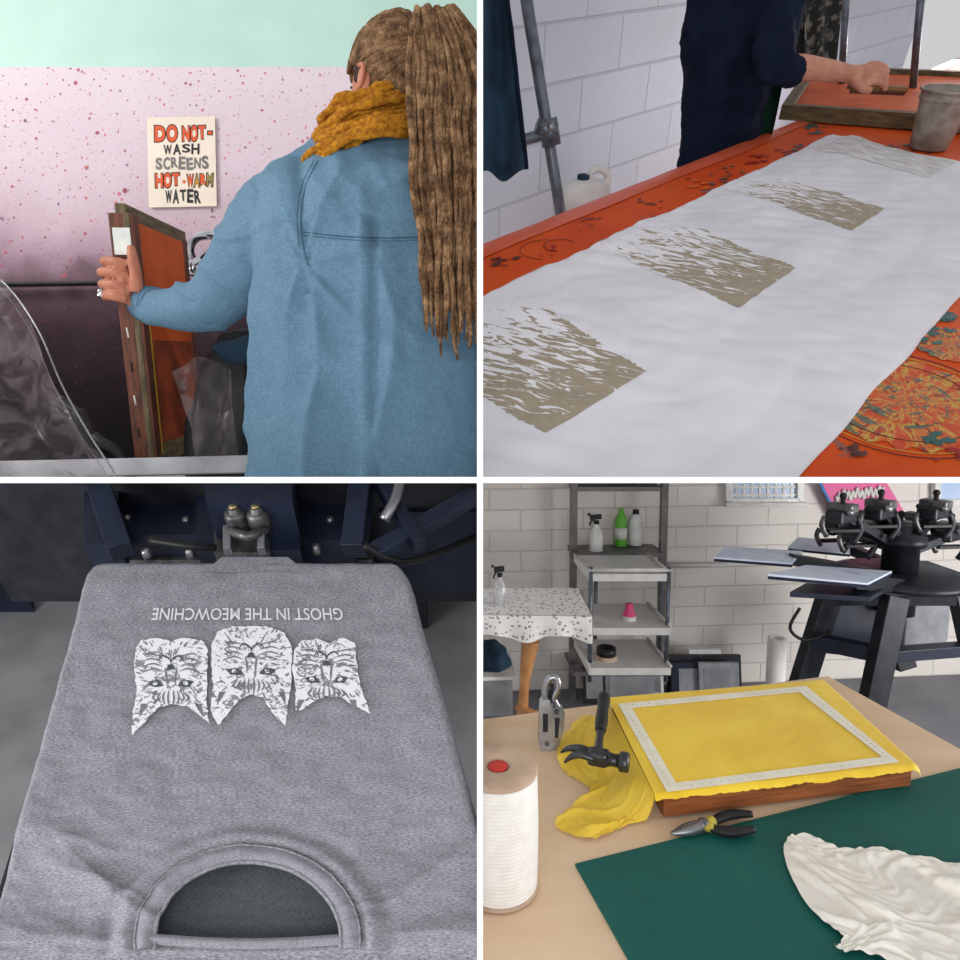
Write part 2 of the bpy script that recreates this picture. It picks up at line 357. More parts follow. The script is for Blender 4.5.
class Fr:
    def __init__(s,a,b,h):
        a=V(a);b=V(b); s.n=a.cross(b).normalized(); s.ey=b.normalized(); s.ex=s.ey.cross(s.n); s.h=h
        s.R=Matrix((s.ex,s.ey,s.n)).transposed()
    def pix(s,px,py,z=0):
        r=ray(px,py); return r*(-(s.h-z)/s.n.dot(r))
    def P(s,x,y,z): return s.ex*x+s.ey*y+s.n*(z-s.h)
    def L(s,p): return V((p.dot(s.ex),p.dot(s.ey),p.dot(s.n)+s.h))
    def Mx(s,p,yaw=0): return Matrix.Translation(p)@s.R.to_4x4()@Matrix.Rotation(yaw,4,'Z')
    def up(s,base,py):
        c=(480-py)/F; return (c*base.y-base.z)/(s.n.z-c*s.n.y)
def nz(x,y,z=0,k=1): return noise.noise(V((x*k,y*k,z*k)))
def rdg(v): return noise.ridged_multi_fractal(V(v),.9,2,3,1,2)
def lerp(a,b,t): return a+(b-a)*t
def bil(c,u,v): return (c[0]*(1-u)+c[1]*u)*(1-v)+(c[3]*(1-u)+c[2]*u)*v
def interp(tab,x):
    for (a,b),(c,d) in zip(tab,tab[1:]):
        if x<=c: return lerp(b,d,(x-a)/(c-a)) if x>=a else b
    return tab[-1][1]
def drape(N,initf,frames=20,mass=.15,bend=.4):
    vs=[initf(i/N,j/N) for j in range(N+1) for i in range(N+1)]
    fs=[(j*(N+1)+i,j*(N+1)+i+1,(j+1)*(N+1)+i+1,(j+1)*(N+1)+i) for j in range(N) for i in range(N)]
    me=bpy.data.meshes.new('c'); me.from_pydata([tuple(v) for v in vs],[],fs); ob=bpy.data.objects.new('c',me); bpy.context.collection.objects.link(ob)
    pm_=bpy.data.meshes.new('p'); pm_.from_pydata([(-2,-2,0),(2,-2,0),(2,2,0),(-2,2,0)],[],[(0,1,2,3)]); po=bpy.data.objects.new('p',pm_); bpy.context.collection.objects.link(po)
    po.modifiers.new('col','COLLISION'); po.collision.thickness_outer=.002; po.collision.cloth_friction=20
    cm=ob.modifiers.new('cloth','CLOTH'); st=cm.settings; st.quality=5; st.mass=mass; st.tension_stiffness=12; st.compression_stiffness=12; st.shear_stiffness=4; st.bending_stiffness=bend; st.air_damping=2
    cs=cm.collision_settings; cs.distance_min=.002; cs.use_self_collision=True; cs.self_distance_min=.0025; cs.collision_quality=2
    sc=bpy.context.scene; cm.point_cache.frame_start=1; cm.point_cache.frame_end=frames+2
    for f in range(1,frames+1): sc.frame_set(f)
    dg=bpy.context.evaluated_depsgraph_get(); e=ob.evaluated_get(dg); m=e.to_mesh(); out=[q.co.copy() for q in m.vertices]; e.to_mesh_clear()
    bpy.data.objects.remove(ob); bpy.data.objects.remove(po); sc.frame_set(1)
    return out,fs
def subdiv(vs,fs,lv=1):
    me=bpy.data.meshes.new('c'); me.from_pydata([tuple(v) for v in vs],[],fs); ob=bpy.data.objects.new('c',me); bpy.context.collection.objects.link(ob)
    m=ob.modifiers.new('m','SMOOTH'); m.factor=.5; m.iterations=1
    m=ob.modifiers.new('s','SUBSURF'); m.levels=lv; m.render_levels=lv
    dg=bpy.context.evaluated_depsgraph_get(); e=ob.evaluated_get(dg); mm=e.to_mesh(); out=[q.co.copy() for q in mm.vertices]; ff=[tuple(p.vertices) for p in mm.polygons]
    e.to_mesh_clear(); bpy.data.objects.remove(ob); return out,ff
def head(ob,c,f,l,u,skin,s=1.0):
    f=V(f).normalized();l=V(l).normalized();u=V(u).normalized();c=V(c)
    def fn(d):
        x,y,z=d
        if z<0: x*=1-.18*abs(z)*(1 if x>0 else .8); y*=1+.28*z
        return V((x,y,z))
    ob.ell(c,f*.098*s,l*.076*s,u*.122*s,skin,24,fn)
    ob.tube([c+f*.094*s+u*.01*s,c+f*.108*s-u*.012*s,c+f*.116*s-u*.032*s,c+f*.095*s-u*.042*s],[.008*s,.011*s,.014*s,.008*s],skin,10,n=3)
    for k in (-1,1):
        ob.ell(c+f*.080*s+l*.031*s*k+u*.006*s,f*.011*s,l*.014*s,u*.009*s,'whiteb',12)
        ob.ell(c+f*.0885*s+l*.031*s*k+u*.006*s,f*.004*s,l*.006*s,u*.006*s,'ink_k',10)
        ob.tube([c+f*.088*s+l*.015*s*k+u*.024*s,c+f*.088*s+l*.032*s*k+u*.029*s,c+f*.077*s+l*.048*s*k+u*.022*s],.003*s,'hairdark',8,n=3)
        ob.ell(c+l*.078*s*k-f*.005*s-u*.012*s,f*.019*s,l*.008*s,u*.031*s,skin,14)
        ob.tube([c+l*.084*s*k+f*.008*s-u*.03*s,c+l*.088*s*k-f*.012*s-u*.02*s,c+l*.088*s*k-f*.016*s+u*.004*s,c+l*.085*s*k+f*.002*s+u*.014*s],.0045*s,skin,8,n=4)
    ob.tube([c+f*.078*s+l*.026*s-u*.068*s,c+f*.094*s-u*.065*s,c+f*.078*s-l*.026*s-u*.068*s],[.003*s,.007*s,.003*s],'mesh_dk',8,n=4)
# ================================================================ added dividers (white panel gaps)
Y0=.55
o=Ob('panel_gap_vert',None); o.box(Matrix.Translation((0,Y0+2.9,0)),2*HS,5.8,7,'white'); o.done()  # made-up divider, seen edge-on as white panel gap, also blocks light between rooms
for sx,nm in ((-1,'panel_gap_horiz'),(1,'panel_gap_horiz')):
    o=Ob(nm,None); o.box(Matrix.Translation((sx*(HS+2.2),Y0+2.9,0)),4.4,5.8,2*HS,'white'); o.done()  # added slab for the gap between upper and lower panels, not a floor
# ================================================================ ROOM 1 : washout sink
Q=(-1,1)
o=Ob('wall_back',Q)
vs=[V((-2.4,2,-.1)),V((0,2,-.1)),V((0,2,1.29)),V((-2.4,2,1.29))]
o.add(vs,[(0,1,2,3)],'pink')
vs=[V((-2.4,2,1.29)),V((0,2,1.29)),V((0,2,2.2)),V((-2.4,2,2.2))]; o.add(vs,[(0,1,2,3)],'mint'); o.done()
o=Ob('trim_splashback',Q)
o.beam(at(-200,288,1.97),at(116,283,1.97),.03,.008,'black'); o.done()
o=Ob('handwritten_sign',Q)
cs=at(182,162,1.992); S=1.992/F; rot=Matrix.Rotation(math.radians(-1.2),4,'Y')
o.box(Matrix.Translation(cs)@rot,68*S,.003,90*S,'paper',.0005)
xa=(rot@V((1,0,0))); ya=(rot@V((0,0,1)))
def ln(txt,px,py,w,h,mat,off=.03,yy=1.9895,tilt=0):
    r_=Matrix.Rotation(math.radians(tilt),4,'Y'); o.text(txt,at(px,py,yy),r_@xa,r_@ya,w*yy/F,h*yy/F,mat,off)
def word(chars,x0,x1,py,h,mats,off=.05,outline=False):
    n=len(chars); w=(x1-x0)/n
    for i,ch_ in enumerate(chars):
        if ch_==' ': continue
        px=x0+w*(i+.5); hh=h*(1+.12*math.sin(i*2.3)); dy=.8*math.sin(i*1.7+1); tl_=4*math.sin(i*2.9)
        ww=w*(.88 if ch_ not in 'I-' else .5)
        if ch_=='-': hh=3
        if outline: ln(ch_,px,py+dy,ww+2,hh+2,'ink_k',off+.03,1.9902,tl_)
        ln(ch_,px,py+dy,ww,hh,mats[i%len(mats)],off,1.9895,tl_)
word('DO',154,178,133,16,['ink_o'],.05,True); word('NOT-',182,214,133,15,['ink_o'],.05,True)
word('WASH',163,200,149,10,['ink_k'],.03)
word('SCREENS',155,209,163,12,['ink_g'],.04)
word('HOT',155,180,180,14,['ink_o'],.05,True); word('-',181,187,181,3,['ink_o']); word('WARM',187,213,180,12,['ink_o','ink_ol'],.05,True)
word('WATER',165,201,196,13,['ink_k'],.04)
o.done()
o=Ob('washout_sink',Q)
o.beam(at(-150,474,1.28),at(262,464,1.28),.05,.035,'steel')
o.beam(at(-150,470,1.9),at(440,470,1.9),.03,.05,'steel')
o.beam(at(-150,474,1.28),at(-150,470,1.9),.03,.03,'steel'); o.done()
o=Ob('black_hose',Q)
o.tube([at(60,400,1.42),at(85,420,1.4),at(98,440,1.36),at(118,452,1.36),at(130,475,1.37),at(135,500,1.38)],.012,'black',10,n=6)
o.tube([at(78,415,1.38),at(88,430,1.37),at(100,455,1.37),at(112,470,1.37)],.02,'black',10,n=5); o.done()
o=Ob('chrome_faucet',Q)
o.tube([at(205,300,1.75),at(197,270,1.74),at(190,250,1.7),at(196,238,1.66),at(210,235,1.62),at(224,238,1.6),at(228,250,1.6)],.011,'chrome',12,n=6)
o.tube([at(190,266,1.68),at(205,256,1.64),at(222,246,1.62)],[.008,.01,.006],'chrome',10,n=4)
o.ell(at(193,268,1.68),V((.022,0,0)),V((0,.022,0)),V((0,0,.022)),'chrome'); o.done()
o=Ob('plastic_sheet',Q)
edge=[at(-30,262,1.36),at(6,285,1.32),at(38,330,1.26),at(62,385,1.22),at(88,432,1.2),at(112,470,1.2),at(125,500,1.2)]
es=smooth(edge,8)
def ps(u,v):
    e=es[min(int(v*(len(es)-1)),len(es)-1)]; w=.32*u
    return e+V((-w,-.02*math.sin(u*9+v*4)+.03*nz(u*4,v*5,3),-.03*u+.012*math.sin(u*22+v*8)))
o.grid(ps,40,60,'plastic'); o.tube(es,.0018,'steel',6)
o.tube([p+V((-.012,-.004,-.004)) for p in es],.0012,'plastic',6); o.done()
o=Ob('plastic_bag',Q)
def pbg(u,v):
    p=at(lerp(lerp(172,196,v),lerp(232,238,v),u),lerp(372,458,v)-14*math.sin(u*3.1)*(1-v),1.34)
    return p+V((0,.012*math.sin(u*10+v*3)+.015*nz(u*4,v*4,1),0))
o.grid(pbg,30,30,'plastic'); o.done()
o=Ob('rubber_apron',Q)
o.add(*remesh([ringloft([(at(238,330,1.42),(.03,0,0),(0,.02,0)),(at(230,360,1.43),(.055,0,0),(0,.04,0)),(at(225,420,1.43),(.085,0,0),(0,.04,0)),(at(225,500,1.43),(.09,0,0),(0,.04,0))])],.008,3,
   lambda c,n:.01*nz(c.x*30,c.y*10,c.z*9)),'black',True)
o.tube([at(262,345,1.38),at(238,352,1.4),at(218,350,1.42)],[.03,.028,.02],'tealdk',12,n=4); o.done()
o=Ob('screen_printing_frame',Q)
A=at(123,214,1.30); B=at(180,239,1.60); dv=(B-A); dn=dv.normalized()
side=V((1,0,0)); side=(side-dn*side.dot(dn)).normalized(); dwn=dn.cross(side).normalized()
if dwn.z>0: dwn=-dwn
Lh=.50; C=A+dwn*Lh; D=B+dwn*Lh
o.beam(A,C,.048,.03,'woodred',up=dn,bev=.003)
o.beam(A+side*.012,C+side*.012,.012,.034,'woodolive',up=dn,bev=.002)
o.beam(B,D,.024,.03,'woodred',up=dn,bev=.003)
o.beam(A-dn*.012,B+dn*.012,.022,.038,'woodolive',up=dwn,bev=.003); o.beam(C,D,.03,.045,'woodolive',up=dwn,bev=.003)
def mf(u,v): return A+dn*(.02+(dv.length-.04)*u)+dwn*(.01+(Lh-.02)*v)+side*.012
o.grid(mf,2,2,'mesh_or',mask=lambda u,v:v>.5)
o.grid(mf,2,2,'mesh_dk',mask=lambda u,v:v<.5)
o.beam(lerp(A,C,.42)+dn*.03+side*.015,C+dn*.03+side*.015,.02,.002,'yellow',up=side)
cs=A+dwn*.055-dn*.0165
o.box(Matrix.Translation(cs)@Matrix((side,dn,-dwn)).transposed().to_4x4(),.034,.0015,.052,'tagw')
for i in range(5): o.tube([cs+side*(-.01)+dwn*(.1+.07*i)+dn*.0005,cs+side*(-.008)+dwn*(.12+.07*i)],.002,'tagw' if i%2 else 'ink_k',6)
o.done()
# ---- woman 1
o=Ob('woman_in_denim_shirt',Q)
cx=-.184; cy=1.15
R=[]
for z,hw,hd,dx,dy in [(-.25,.230,.145,0,0),(0,.228,.144,0,0),(.14,.222,.138,0,0),(.26,.216,.132,0,0),(.36,.212,.132,0,0),(.44,.218,.128,.0,0),(.50,.218,.116,0,.005),(.545,.190,.103,0,.01),(.575,.146,.088,.002,.012),(.605,.108,.075,.004,.015),(.645,.075,.07,.004,.015)]:
    R.append(((cx+dx,cy+dy,z),(hw,0,0),(0,hd,0)))
torso=ringloft(R,36,2.5)
arm=tubegeo(smooth([at(308,208,1.16),at(284,224,1.15),at(250,258,1.19),at(214,300,1.25),at(180,309,1.29),at(150,304,1.32)],6),sm1([.068,.079,.070,.058,.047,.034],6),20)
arm2=tubegeo(smooth([V((-.02,1.17,.48)),V((.04,1.2,.4)),V((.05,1.3,.28))],6),sm1([.08,.078,.065],6),18)
def crease(x,p=4): return (1-abs(math.sin(x)))**p
def wr(c,n):
    px=480+F*c.x/c.y; py=480-F*c.z/c.y
    if px<262 and c.y>1.12:
        q_=(px*.62-py*.78)+10*nz(px*.02,py*.02,1)
        return .009*crease(q_*.085+.6,2)*(.4+1.2*abs(nz(px*.02,py*.03,8))*2)-.003+.007*nz(px*.03,py*.03,5)
    low=min(1,max(0,(.42-c.z)*5+.25))
    a=.014*nz(c.x*12+c.z*3,c.z*2.0,c.y*3)*low
    b=.008*rdg((c.x*9+c.z*6,c.z*5-c.x*4,1))-.007
    d=.020*low*crease(c.x*24+3.0*nz(c.x*3,c.z*2.2,2)+c.z*3.0,2.4)*min(1,.25+abs(nz(c.z*4,c.x*6,4))*2.2)-.004*low
    q=math.hypot(px-300,py-262); an=math.atan2(py-262,px-300)
    k=.011*crease(an*3.2+.5,3)*math.exp(-((q-55)/45)**2)*(1 if px>285 else 0)
    pleat=-.009*math.exp(-((px-374)/4.0)**2)*(1 if c.z<.42 else 0)+.005*math.exp(-((px-362)/5)**2)*(1 if c.z<.42 else 0)
    yoke=.004 if c.z>.425-.05*abs(c.x-cx) else 0
    up_=.006*crease((px*.5+py)*.05+2*nz(px*.01,py*.01,3),3)*(1 if c.z>.43 else 0)
    ar=-.010*math.exp(-((px-300-(py-180)*.08)/7)**2)*(1 if .3<c.z<.55 else 0)
    return a+b*.8+pleat+yoke+ar+d+k+up_
g=remesh([torso,arm,arm2],.0046,4,wr); o.add(g[0],g[1],'denim',True)
cw=at(147,304,1.325); cd=(at(140,303,1.335)-cw).normalized()
o.tube([cw-cd*.030,cw-cd*.026,cw-cd*.01,cw+cd*.014,cw+cd*.018],[.034,.037,.037,.036,.032],'denim',18)
o.tube([cw-cd*.024,cw-cd*.022],[.0378,.0378],'seam',18); o.tube([cw+cd*.010,cw+cd*.0112],[.0372,.0372],'seam',18)
o.ell(cw+V((.004,-.036,-.008)),V((.006,0,0)),V((0,.002,0)),V((0,0,.006)),'tagw',12)
from mathutils.bvhtree import BVHTree
bt=BVHTree.FromPolygons([tuple(p) for p in g[0]],g[1])
def proj(px,py):
    r=ray(px,py).normalized(); hit=bt.ray_cast(V((0,0,0)),r); return hit[0]-r*.0004 if hit[0] else None
def seam(pts,r=.0010):
    P=[proj(p.x,p.y) for p in smooth([V((a,b,0)) for a,b in pts],12)]; P=[p for p in P if p]
    if len(P)>3: o.tube(P,r,'seam',6)
seam([(303,232),(340,236),(385,238),(430,236),(474,231)]); seam([(303,235),(340,239),(385,241),(430,239),(474,234)],.0006)
seam([(318,160),(306,185),(301,215),(303,245),(308,265)]); seam([(314,160),(302,185),(297,215),(299,245)],.0006)
W=at(141,303,1.325)
palm=ringloft([(W+V((.02,0,0)),(0,.016,0),(0,0,.024)),(W,(0,.017,0),(0,0,.026)),(at(134,292,1.305),(0,.016,0),(0,0,.036)),(at(126,283,1.292),(0,.014,0),(0,0,.042)),(at(120,279,1.29),(0,.010,0),(0,0,.038))],18,2.2)
ch=[]
for i,(yy,l) in enumerate([(262,0),(273,3),(285,2),(296,-1)]):
    ch.append([at(127,yy+3,1.292),at(115,yy,1.284),at(105-l,yy-1,1.305),at(106-l*.5,yy+1,1.335),at(111,yy+2,1.352)])
parts=[palm]+[tubegeo(smooth(c,4),sm1([.0105,.0102,.0095,.0088,.007],4),10) for c in ch]
parts.append(tubegeo(smooth([at(136,292,1.295),at(136,276,1.287),at(133,260,1.285),at(131,247,1.292)],4),sm1([.014,.012,.0105,.008],4),10))
g=remesh(parts,.0025,1); o.add(g[0],g[1],'skin',True)
o.tube([at(104,292,1.30),at(103,294,1.31),at(103,297,1.31)],.0108,'chrome',10)
# head
hc=V((-.150,1.155,.698)); fdir=V((-.72,.69,0)).normalized(); ldir=V((-.69,-.72,0)).normalized(); udir=V((0,0,1))
o.tube([V((-.17,1.16,.59)),V((-.16,1.16,.67))],.055,'skin',18)
head(o,hc,fdir,ldir,udir,'skin',.96)
def hs(d,k=1.0): return hc+fdir*d.x*.094*k+ldir*d.y*.078*k+udir*d.z*.118*k
def capfn(d):
    lim=.34+.25*d.z
    if d.z<-.1 and d.y>0: lim=min(lim,-.26)
    return d if d.x<lim else V((lim,d.y*.9,d.z*.95))
o.ell(hc,fdir*.096,ldir*.079,udir*.121,'hairdark',24,capfn)
tie=V((-.085,1.06,.722))
tl=V(((tie-hc).dot(fdir)/.098,(tie-hc).dot(ldir)/.08,(tie-hc).dot(udir)/.122)).normalized()
starts=[]
for k in range(60):
    a=k/59; x,y,z=smooth([V((-.75,.2,-.75)),V((-.42,.85,-.55)),V((-.28,1,-.1)),V((.16,.95,.18)),V((.50,.8,.38)),V((.70,.35,.62)),V((.72,-.2,.68))],10)[int(a*59)]
    starts.append(V((x,y,z)).normalized())
for k in range(90):
    starts.append(V((random.uniform(-.8,.45),random.uniform(-.7,1),random.uniform(0,1))).normalized())
for d in starts:
    pts=[]; of=random.uniform(0,.05)
    for i in range(9):
        u=i/8; q=(d*(1-u)+tl*u).normalized(); pts.append(hs(q,1.03+of+.04*math.sin(u*3)+.015*nz(u*5,d.x*9,d.z*9)))
    pts.append(tie+V((random.uniform(-.01,.015),-.01,random.uniform(-.01,.02))))
    pts=smooth(pts,2); r=random.uniform(.0036,.0054); ph=random.random()*9
    o.tube(pts,[r*(1+.2*nz(i*.8,ph)) for i in range(len(pts))],'hair',7)
for k in range(9):
    yy=-.012+.005*k; pts=[tie+V((.008+.030*math.cos(t_*.7),yy-.004,.012+.026*math.sin(t_*.7))) for t_ in range(10)]
    o.tube(pts,.0055,'hair',7)
for k in range(170):
    a=random.uniform(-1,1); b=random.random()
    ze=random.uniform(.20,.34)+(0 if k%9 else -.04)
    top=tie+V((lerp(-.02,.05,b),-.022+.012*a,random.uniform(.01,.040)))
    pts=[tie+V((.01*a,0,.005)),top,
         V((lerp(-.108,.025,b),1.0+.018*a,.645+.02*a)),V((lerp(-.102,.03,b)+.004*a,.975+.02*a,.53)),V((lerp(-.088,.03,b)+.006*a,.960+.02*a,.40)),V((lerp(-.080,.03,b)+.010*a,.97-.012*random.random()+.03*abs(b-.5),ze))]
    pts=smooth(pts,6); ph=random.random()*50
    pts=[p+V((.008*nz(p.z*16,ph),.006*nz(ph,p.z*18),0)) for p in pts]; r=random.uniform(.0032,.0052); N=len(pts)
    o.tube(pts,[r*(1+.22*nz(i*.9,ph))*(1 if i<N-3 else (N-i)/4+.15) for i in range(N)],'hair',7)
o.done()
o=Ob('knitted_scarf',Q)
nc=V((-.185,1.15,.618))
for k in range(46):
    a=k/45; hz=lerp(-.055,.05,random.random()); ro=lerp(1.25,.92,(hz+.055)/.105)*random.uniform(.88,1.06)
    ph=random.random()*30; pts=[]
    for i in range(41):
        th=2*math.pi*i/40; w=.010*math.sin(th*3+ph)+.012*nz(math.cos(th)*2,math.sin(th)*2,ph)
        pts.append(nc+V((math.cos(th)*(.098*ro+w),math.sin(th)*(.092*ro+w),hz+.045*math.cos(th-.35)*1.0+.012*nz(th*1.2,ph,5))))
    o.tube(pts,[.0066*(1+.38*math.sin(i*2.3+ph)) for i in range(41)],'mustard',7)
o.done()
# ================================================================ ROOM 2 : fabric printing table
Q=(1,1)
F2=Fr((821,640,565),(-460,640,530),.46); n2=F2.n
E0=F2.pix(483,246); E1=F2.pix(955,60); dE=(E1-E0).normalized(); pE=dE.cross(n2).normalized()
if pE.dot(V((0,1,0)))>0: pE=-pE
o=Ob('printing_table',Q)
Bk0=E0-dE*.8; Bk1=E1+dE*1.6
o.prism([Bk0,Bk1,Bk1+pE*1.9,Bk0+pE*1.9],-n2*.05,'orange')
def film(u,v): return lerp(Bk0,Bk1,u)+pE*(lerp(-.004,.045+.012*nz(u*14,0,4),v))+n2*(.002+.002*math.sin(v*3.1)+.001*nz(u*60,v*3))
o.grid(film,160,8,'pinkfilm',(3,.1))
def splat(px,py,r,mat,n=30,asp=2.0,z=.0012,fr=F2):
    c=fr.L(fr.pix(px,py)); pts=[]
    for i in range(n):
        a=2*math.pi*i/n; rr=r*(.6+.9*abs(nz(math.cos(a)*1.9,math.sin(a)*1.9,px*.13))+random.uniform(-.25,.3))
        pts.append(fr.P(c.x+rr*asp*math.cos(a),c.y+rr*math.sin(a),z))
    o.add(pts,[tuple(range(n))],mat)
for px,py,r,m in [(760,160,.03,'s_red'),(790,155,.022,'s_red'),(795,150,.018,'s_teal'),(735,172,.014,'s_teal'),(715,180,.012,'s_teal'),(700,185,.022,'s_org'),(690,178,.010,'s_dk'),(820,128,.03,'s_teal'),(850,118,.012,'s_dk'),(900,150,.02,'s_teal'),(925,155,.02,'s_dk'),
     (505,262,.016,'s_dk'),(548,252,.010,'s_red'),(590,222,.010,'s_dk'),(650,205,.012,'s_dk'),(945,318,.018,'s_teal'),(938,335,.014,'s_teal'),(925,340,.012,'s_teal'),(850,452,.012,'s_dk'),(948,455,.012,'s_red'),(940,440,.016,'s_teal'),(500,470,.03,'s_dk')]:
    for k in range(8): splat(px+random.uniform(-12,12),py+random.uniform(-6,6),r*random.uniform(.12,.5),m,z=.0018+.0001*k)
def medal(px,py,R,z):
    c=F2.L(F2.pix(px,py))
    def f(u,v):
        a=2*math.pi*u; rr=R*v*(1+(.10*nz(math.cos(a)*5,math.sin(a)*5,px)+.03*math.sin(a*22) if v>.9 else 0))
        return F2.P(c.x+rr*1.1*math.cos(a),c.y+rr*math.sin(a),z)
    o.grid(f,180,8,'medal',(1,1),smooth=False)
medal(898,400,.105,.0012); medal(952,345,.05,.0014); medal(905,402,.05,.0016)
def ring(px,py,R,mat,r=.0007,a0=0,a1=6.28):
    c=F2.L(F2.pix(px,py)); o.tube([F2.P(c.x+R*1.1*math.cos(lerp(a0,a1,i/60)),c.y+R*math.sin(lerp(a0,a1,i/60)),.0014) for i in range(61)],r,mat,5)
ring(898,400,.11,'s_yel'); ring(898,400,.118,'s_dk'); ring(898,400,.088,'s_dk'); ring(548,250,.05,'s_dk',.0006,1,4); ring(560,246,.03,'s_dk',.0006,0,4)
o.done()
o=Ob('cotton_fabric',Q)
FC=[F2.pix(200,433),F2.pix(640,656),F2.pix(1058,187),F2.pix(830,137)]
def H2(p):
    l=F2.L(p); x,y=l.x,l.y
    return .005+.005*nz(x*5+y*2,y*4-x*3,2)+.006*abs(nz(x*14+y*12,y*5-x*5,7))+.0018*nz(x*30,y*30,4)+.008*abs(nz(x*3-y*9,x*2+y,9))
def f2(u,v):
    p=bil(FC,u,v); e=min(u,1-u); p=p+(FC[1]-FC[0]).normalized()*(.006*nz(v*14,0,3) if e<.01 else 0)
    return p+n2*(H2(p) if e>.004 else .0015)
o.grid(f2,150,260,'cloth2',(1,2))
for q,m in [([(645,378),(545,440),(408,356),(525,298)],'bark'),([(794,272),(737,313),(600,250),(678,223)],'bark'),([(884,211),(850,234),(722,192),(768,178)],'bark'),([(955,166),(925,180),(812,152),(850,140)],'barkfaint')]:
    cc=[F2.pix(*k) for k in q]
    c4=[cc[3],cc[0],cc[1],cc[2]]
    def fb(u,v,c4=c4):
        p=bil(c4,u,v); j=.0035*nz(v*60,u*60,5)
        p=p+(c4[1]-c4[0]).normalized()*(j if u in(0,1) else 0)+(c4[3]-c4[0]).normalized()*(j*1.6 if v in(0,1) else 0)
        return p+n2*(H2(p)+.0007)
    o.grid(fb,80,60,m,(1,1))
o.done()
o=Ob('wall_side',Q)
W0=E0-pE*.62-dE*1.5-n2*.7
def w2(u,v): return W0+dE*(6*u)+n2*(3.2*v)
o.grid(w2,4,4,'block2',(6,3.2),smooth=False); o.done()
o=Ob('pipe_rack',Q)
Pb=at(562,222,1.58); Pt=at(520,-40,1.34); dd=(Pt-Pb).normalized()
o.tube([Pb-dd*.3,Pt],.0135,'galv',16)
J=lerp(Pb,Pt,(222-128)/262)+V((0,-.022,0)); JL=at(400,176,J.y-.02)
o.tube([JL,J,J+(J-JL).normalized()*.015],.0125,'galv',16)
o.tube([J-V((.03,.012,-.008)),J+V((.012,0,0))],.02,'galv',14); o.tube([J-dd*.028,J+dd*.028],.022,'galv',14); o.tube([J-V((0,.03,0)),J],.008,'steel',10)
Qb=at(914,75,2.2); Qt=at(924,-40,2.0); o.tube([Qb-(Qt-Qb).normalized()*.1,Qt],.012,'galv',14)
Qb=at(842,75,2.3); Qt=at(848,-40,2.1); o.tube([Qb-(Qt-Qb).normalized()*.1,Qt],.012,'galv',14)
o.done()
o=Ob('hanging_jeans',Q)
def hj(u,v):
    p=at(lerp(430,lerp(506,526,v),u),lerp(-10,190-20*u+5*math.sin(u*9),v),1.40)
    return p+V((0,.018*math.sin(u*16+v*2)+.012*nz(u*5,v*6,2),0))
o.grid(hj,50,60,'tealdk'); o.tube([hj(1,k/20) for k in range(21)],.005,'navy',8); o.done()
o=Ob('plastic_jug',Q)
jb=F2.pix(606,194,-.08)-pE*.08
o.add(*remesh([ringloft([(jb-n2*.12,F2.ex*.09,F2.ey*.05),(jb-n2*.02,F2.ex*.09,F2.ey*.05),(jb+n2*.01,F2.ex*.075,F2.ey*.04),(jb+n2*.025,F2.ex*.03,F2.ey*.02)],24),
   tubegeo(smooth([jb+F2.ex*.0+n2*.01,jb+F2.ex*.04+n2*.045,jb+F2.ex*.085+n2*.02,jb+F2.ex*.085-n2*.04],5),.010,10)],.004,3),'cartw',True)
o.tube([jb+n2*.02,jb+n2*.035],.017,'tealdk',14); o.done()
o=Ob('printing_screen',Q)
sc=[F2.pix(778,121,.0),F2.pix(990,137,.0),F2.pix(1030,88,0),F2.pix(806,78,0)]
def rim(c,z0,z1,w,mat):
    for i in range(4):
        a=c[i];b=c[(i+1)%4]; ia=a+((c[(i+1)%4]-a).normalized()+(c[i-1]-a).normalized())*w; ib=b+((c[(i+2)%4]-b).normalized()+(a-b).normalized())*w
        o.prism([a+n2*z0,b+n2*z0,ib+n2*z0,ia+n2*z0],n2*(z1-z0),mat)
rim(sc,.004,.045,.032,'woodolive')
o.grid(lambda u,v:bil(sc,.05+.9*u,.05+.9*v)+n2*.03,2,2,'mesh_or'); o.done()
o=Ob('ink_cup',Q)
cb=F2.pix(927,149); k=F2.up(cb,88); Mc=F2.Mx(cb)
rb=17*cb.y/F; rt=24*cb.y/F
o.lathe(Mc,[(rb*.96,.003),(rb,.006),(lerp(rb,rt,.45),k*.5),(rt*.93,k*.8),(rt*.95,k*.82),(rt,k*.83),(rt,k*.87),(rt*.97,k*.88),(rt,k*.96),(rt*1.05,k*.965),(rt*1.05,k),(rt*.96,k),(rt*.9,k*.7),(rt*.8,k*.5),(.001,k*.5)],'cup'); o.done()
o=Ob('woman_printing',Q)
b2=F2.L(F2.pix(735,143)); bx,by=b2.x,b2.y+.10
def p2(x,y,z): return F2.P(bx+x,by+y,z)
fx=F2.ex; fy=F2.ey
R=[(p2(.07,0,-.5),fx*.115,fy*.13),(p2(.055,0,-.15),fx*.106,fy*.12),(p2(.045,0,0),fx*.100,fy*.11),(p2(.025,0,.12),fx*.106,fy*.11),(p2(.0,0,.25),fx*.112,fy*.13),(p2(.0,.0,.36),fx*.10,fy*.15),(p2(0,0,.42),fx*.06,fy*.08),(p2(0,0,.46),fx*.05,fy*.05)]
SH=p2(.03,-.12,.32); EL=at(775,64,1.57)
armn=tubegeo(smooth([SH,lerp(SH,EL,.5)+V((.0,0,-.01)),EL,at(797,68,1.59)],6),sm1([.060,.050,.040,.034],6),16)
g=remesh([ringloft(R,30,2.3),armn],.006,4,lambda c,n:.014*nz(c.x*10,c.y*4,c.z*6)+.010*rdg(c*10)-.009); o.add(g[0],g[1],'navy',True)
WR=at(848,73,1.66)
